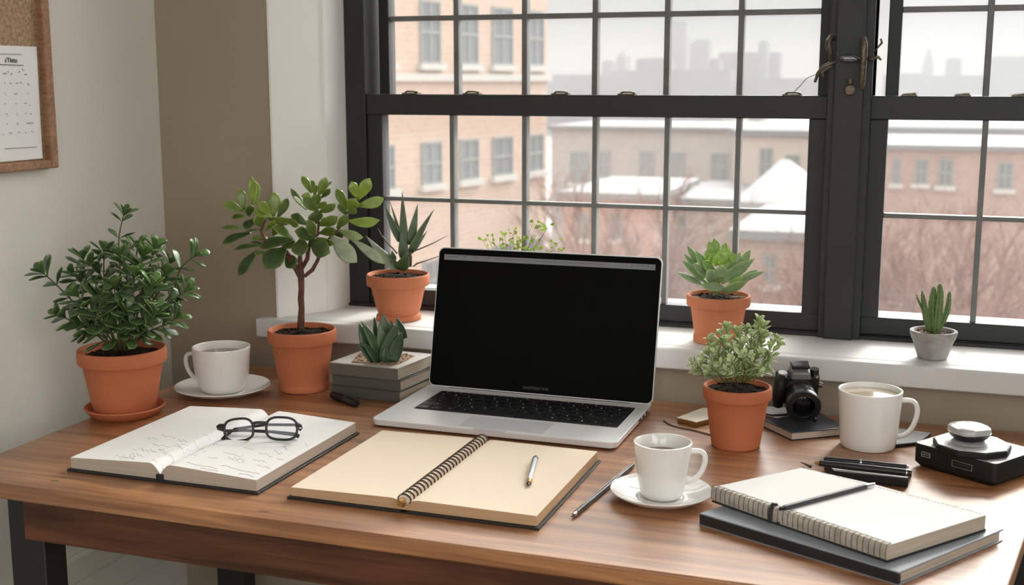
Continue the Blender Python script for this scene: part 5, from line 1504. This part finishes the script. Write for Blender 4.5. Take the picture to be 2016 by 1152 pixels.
def facade_window(root, O, u, w_, z0, z1, nrm, sill_=True):
    """window on a facade: O = point at left bottom (x,y), u = horizontal unit direction"""
    def q(a, d): return Vector((O[0] + u[0] * a + nrm[0] * d, O[1] + u[1] * a + nrm[1] * d))
    def slab(b, a0_, a1_, d0_, d1_, za, zb2):
        P_ = [q(a0_, d0_), q(a1_, d0_), q(a1_, d1_), q(a0_, d1_)]
        b.add([(p.x, p.y, za) for p in P_] + [(p.x, p.y, zb2) for p in P_], [(0, 3, 2, 1), (4, 5, 6, 7), (0, 1, 5, 4), (1, 2, 6, 5), (2, 3, 7, 6), (3, 0, 4, 7)])
    b = MB(); t = .07
    slab(b, 0, t, -.02, .05, z0, z1); slab(b, w_ - t, w_, -.02, .05, z0, z1); slab(b, t, w_ - t, -.02, .05, z0, z0 + t); slab(b, t, w_ - t, -.02, .05, z1 - t, z1)
    slab(b, w_ / 2 - t / 2, w_ / 2 + t / 2, -.02, .04, z0 + t, z1 - t); slab(b, t, w_ - t, -.02, .045, (z0 + z1) / 2 - .04, (z0 + z1) / 2 + .04)
    wf = obj('window', b, WFR, root, world=True, flat=True)
    b = MB(); slab(b, t, w_ - t, .0, .015, z0 + t, z1 - t); o = obj('pane', b, PANE, wf, flat=True)
    # 'window' sits at the building's origin, so its child uses the same local frame
    inv = (Matrix.Translation(root.location) @ root.rotation_euler.to_matrix().to_4x4()).inverted()
    for v in o.data.vertices: v.co = inv @ v.co
    if sill_:
        b = MB(); slab(b, -.12, w_ + .12, -.02, .16, z0 - .16, z0); obj('sill', b, STONE, root, world=True, flat=True)
# near brick building at the left
Bc = at_y(850, 300, 30.4)
dr = radians(12.2); ub = Vector((sin(dr), cos(dr))); nb_ = Vector((cos(dr), -sin(dr)))
O0 = Vector((Bc.x, Bc.y))
def hit(px):          # distance along the facade line at an image column
    d = ray(px, 300); m_ = d.x / d.y
    return (m_ * O0.y - O0.x) / (ub.x - m_ * ub.y)
tE = hit(1076)
p0 = O0 + ub * (-9); p1 = O0 + ub * tE
nb_root = thing('brick_building', (p1.x, p1.y, GZ), 'tall pale brick building close by at the left of the view', 'building')
b = MB(); q_ = [p0, p1, p1 - nb_ * 14, p0 - nb_ * 14]
b.prism([(p.x, p.y) for p in q_], GZ, 9); obj('walls', b, BRK, nb_root, world=True, flat=True)
cols = [(hit(l), hit(r)) for l, r in ((740, 775), (829, 868), (904, 941), (969, 1008), (1038, 1068))]
zc = at_y(850, 363, 30.4).z; ztp = at_y(850, 279, 30.4).z
FH = at_y(850, 126, 30.4).z - zc
for k in (-2, -1, 0, 1, 2):
    for l, r in cols:
        O = O0 + ub * l; facade_window(nb_root, O, ub, r - l, zc + FH * k, (ztp if k < 1 else ztp + .5) + FH * k, nb_)
b = MB(); s0 = p0; s1 = p1
P_ = [s0 + nb_ * .0, s1 + ub * .12, s1 + ub * .12 + nb_ * .12, s0 + nb_ * .12]
b.prism([(p.x, p.y) for p in P_], zc + FH - .45, zc + FH - .25); obj('stone_band', b, STONE, nb_root, world=True, flat=True)
b = MB().prism([(p.x, p.y) for p in q_], 9, 9.3, -.3, -.3); obj('roof', b, ROOFD, nb_root, world=True, flat=True)
def building(label, px0, px1, Y, ytop, depth, m_, wins, roof='snow', rise=.0, group='houses across the street', name='city_building', over=.2, rm=None):
    A_ = at_y(px0, ytop, Y); B2 = at_y(px1, ytop, Y); zt_ = (A_.z + B2.z) / 2
    t = thing(name, ((A_.x + B2.x) / 2, Y, GZ), label, 'building', group=group)
    obj('walls', MB().box(A_.x, B2.x, Y, Y + depth, GZ, zt_), m_, t, world=True, flat=True)
    b = MB(); x0, x1 = A_.x - over, B2.x + over; y0, y1 = Y - over, Y + depth + over
    if rise > 0:
        i_ = min((x1 - x0), (y1 - y0)) * .45
        V = [(x0, y0, zt_), (x1, y0, zt_), (x1, y1, zt_), (x0, y1, zt_), (x0, y0, zt_ + .25), (x1, y0, zt_ + .25), (x1, y1, zt_ + .25), (x0, y1, zt_ + .25), (x0 + i_, (y0 + y1) / 2, zt_ + rise), (x1 - i_, (y0 + y1) / 2, zt_ + rise)]
        b.add(V, [(0, 3, 2, 1), (0, 1, 5, 4), (1, 2, 6, 5), (2, 3, 7, 6), (3, 0, 4, 7), (4, 5, 9, 8), (5, 6, 9), (6, 7, 8, 9), (7, 4, 8)])
    else: b.box(x0, x1, y0, y1, zt_, zt_ + .18)
    obj('roof', b, rm or (SNOWY if roof == 'snow' else ROOFD), t, world=True, flat=True)
    for l, r, yt, yb in wins:
        a = at_y(l, yb, Y); c_ = at_y(r, yt, Y); facade_window(t, (a.x, Y), (1, 0), c_.x - a.x, a.z, c_.z, (0, -1))
    return t
building('grey brick row house with snowy flat roof, just right of the near brick building', 1086, 1440, 62, 256, 10, GRYB, [(1122, 1160, 300, 360), (1176, 1202, 298, 350), (1258, 1288, 298, 350), (1312, 1350, 300, 352), (1398, 1436, 302, 355)])
building('pale tan house with three windows seen behind the left window right panes', 1446, 1700, 56, 268, 9, TANB, [(1494, 1522, 292, 355), (1545, 1576, 305, 338), (1610, 1640, 300, 345)], rise=1.1)
building('dark slate roofed block rising behind the red brick house', 1730, 2130, 66, 262, 12, GRYB, [], roof='dark', rise=1.8)
building('red brick house with snowy roof edge seen through the right window', 1738, 2090, 48, 296, 9, RED, [(1800, 1828, 313, 362), (1846, 1878, 313, 366), (1962, 1996, 320, 372), (1756, 1774, 313, 362)])
building('low brick house with a wide snow covered hip roof in the lower right panes', 1450, 1680, 33, 474, 7, RED, [(1500, 1530, 500, 560)], rise=.75, over=.2)
building('small grey roofed house among the bare trees', 1455, 1590, 44, 412, 6, GRYB, [(1500, 1520, 430, 470)], rise=1.6, over=.2, rm=mat('grey_snowy_roof', (.38, .39, .41), .8))
building('low red brick house with snowy roof among bare trees in the middle panes', 1110, 1290, 46, 392, 8, RED, [(1135, 1160, 420, 470), (1200, 1225, 420, 470)], rise=.5)
building('low brown house with snowy roof behind the echeveria', 1300, 1450, 50, 402, 8, TANB, [(1330, 1352, 425, 470)], rise=.6)
building('tan block behind the row house with dark roof', 1180, 1420, 84, 236, 12, TANB, [], roof='dark')
# hazy skyline
sky_t = [(1075, 1200, 300, 150, 'long low hazy block at the left end of the skyline'), (1185, 1205, 320, 122, 'narrow hazy chimney tower left of the skyline'), (1213, 1232, 340, 112, 'slim pointed hazy tower left of the skyline'), (1252, 1318, 300, 118, 'stepped hazy block left of the tallest tower'),
         (1318, 1352, 330, 44, 'tallest hazy tower on the skyline'), (1352, 1366, 340, 88, 'narrow hazy shoulder block beside the tallest tower'), (1364, 1396, 320, 80, 'square hazy tower right of the tallest one'), (1396, 1416, 300, 118, 'low hazy link block on the skyline'), (1414, 1536, 310, 106, 'wide flat hazy block on the skyline'),
         (1493, 1511, 309, 83, 'small hazy rooftop tower on the wide flat block'), (1200, 1440, 280, 142, 'broad low hazy rooftops under the tallest tower'), (1440, 1640, 290, 158, 'low hazy rooftops below the wide flat block'), (1740, 1830, 300, 148, 'low hazy rooftops left of the church spire'), (1816, 1838, 320, 128, 'hazy church tower in the right window'),
         (1862, 1894, 310, 117, 'square hazy tower right of the church spire'), (1830, 1960, 290, 152, 'low hazy rooftops right of the church spire'), (1952, 2120, 300, 114, 'wide hazy block at the right edge of the skyline')]
sky_t = [(a, b_, 275 + 7 * k, d, e_) for k, (a, b_, c_, d, e_) in enumerate(sorted(sky_t, key=lambda q: q[2]))]
for px0, px1, Y, yt, lab in sky_t:
    A_ = at_y(px0, yt, Y); B2 = at_y(px1, yt, Y)
    t = thing('skyline_tower', ((A_.x + B2.x) / 2, Y, GZ), lab, 'building', group='hazy buildings on the skyline')
    obj('walls', MB().box(A_.x, B2.x, Y, Y + 6, GZ, A_.z), TOWER, t, world=True, flat=True)
    if 'spire' in lab and 'church tower' in lab or 'pointed' in lab or 'church tower' in lab:
        cxx = (A_.x + B2.x) / 2; w2_ = (B2.x - A_.x) / 2; tp_ = at_y((px0 + px1) / 2, yt - 38 if 'church' in lab else yt - 14, Y).z
        b = MB(); b.add([(cxx - w2_, Y, A_.z), (cxx + w2_, Y, A_.z), (cxx + w2_, Y + 5, A_.z), (cxx - w2_, Y + 5, A_.z), (cxx, Y + 2.5, tp_)], [(0, 3, 2, 1), (0, 1, 4), (1, 2, 4), (2, 3, 4), (3, 0, 4)])
        obj('spire', b, TOWER, t, world=True, flat=True)
    else:
        obj('roof', MB().box(A_.x + .5, B2.x - .5, Y + 1, Y + 5, A_.z, A_.z + .4), TOWER, t, world=True, flat=True)
# bare reddish trees
def bare_tree(px, Y, ytop, seed, label, sp=1.0):
    T_ = at_y(px, ytop, Y); H_ = T_.z - GZ; rt = random.Random(seed)
    t = thing('bare_tree', (T_.x, Y, GZ), label, 'tree', group='bare trees below the window')
    bt, bb = MB(), MB()
    bt.tube([(T_.x, Y, GZ), (T_.x + .1, Y, GZ + H_ * .25), (T_.x, Y, GZ + H_ * .45)], [.22, .17, .13], 8)
    def grow(p, d, L, r, lev):
        e_ = p + d * L
        m_ = (p + e_) / 2 + Vector((rt.uniform(-1, 1), rt.uniform(-1, 1), rt.uniform(-.3, .5))) * L * .08
        bb.tube([p, m_, e_], [r, r * .8, r * .6], 4 if lev > 1 else 6)
        if lev < 4:
            for k in range(3 if lev < 3 else 4):
                dd = (d + Vector((rt.uniform(-1, 1) * sp, rt.uniform(-1, 1), rt.uniform(-.35, .6))) * .75).normalized()
                grow(p.lerp(e_, rt.uniform(.55, 1)), dd, L * rt.uniform(.55, .75), r * .58, lev + 1)
    for k in range(6):
        a = 2 * PI * k / 6 + rt.uniform(-.4, .4)
        d = Vector((cos(a) * .7 * sp, sin(a) * .7, 1)).normalized()
        grow(Vector((T_.x, Y, GZ + H_ * rt.uniform(.28, .45))), d, H_ * .27, .085, 0)
    obj('trunk', bt, TWIG, t, world=True); obj('branches', bb, TWIG, t, world=True, sharp=180)
for px, Y, yt, sd_, lab in [(1225, 34, 330, 1, 'bare reddish tree in the fourth column of panes of the left window'), (1330, 36, 350, 2, 'bare reddish tree in the lower panes left of the echeveria'), (1130, 38, 390, 3, 'bare tree low behind the seedling plant'), (1545, 30, 440, 4, 'bare tree low beside the echeveria'),
                            (1790, 30, 360, 5, 'bare reddish tree at the left of the right window'), (1870, 27, 330, 6, 'bare reddish tree behind the cactus'), (1985, 31, 300, 7, 'tall bare tree at the right edge of the right window'), (1420, 40, 400, 8, 'bare tree behind the echeveria'), (1750, 38, 420, 9, 'low bare tree beside the window post in the right window'), (1930, 40, 380, 10, 'bare tree between the cactus and the right edge')]:
    bare_tree(px, Y, yt, sd_, lab)
# winter haze
hz_ = bpy.data.materials.new('winter_haze'); hz_.use_nodes = True
n = hz_.node_tree; n.nodes.clear(); o1 = n.nodes.new('ShaderNodeOutputMaterial'); v1 = n.nodes.new('ShaderNodeVolumeScatter')
v1.inputs['Color'].default_value = (.97, .98, 1, 1); v1.inputs['Density'].default_value = .0011; v1.inputs['Anisotropy'].default_value = .1
v2 = n.nodes.new('ShaderNodeVolumeAbsorption'); v2.inputs['Color'].default_value = (0, 0, 0, 1); v2.inputs['Density'].default_value = .0015
va = n.nodes.new('ShaderNodeAddShader'); n.links.new(v1.outputs[0], va.inputs[0]); n.links.new(v2.outputs[0], va.inputs[1]); n.links.new(va.outputs[0], o1.inputs['Volume'])
hb_ = obj('winter_haze', MB().box(-390, 390, 14, 690, GZ + .01, 17), hz_, flat=True)
tag(hb_, 'pale winter haze hanging over the city beyond the window', 'haze', kind='stuff')
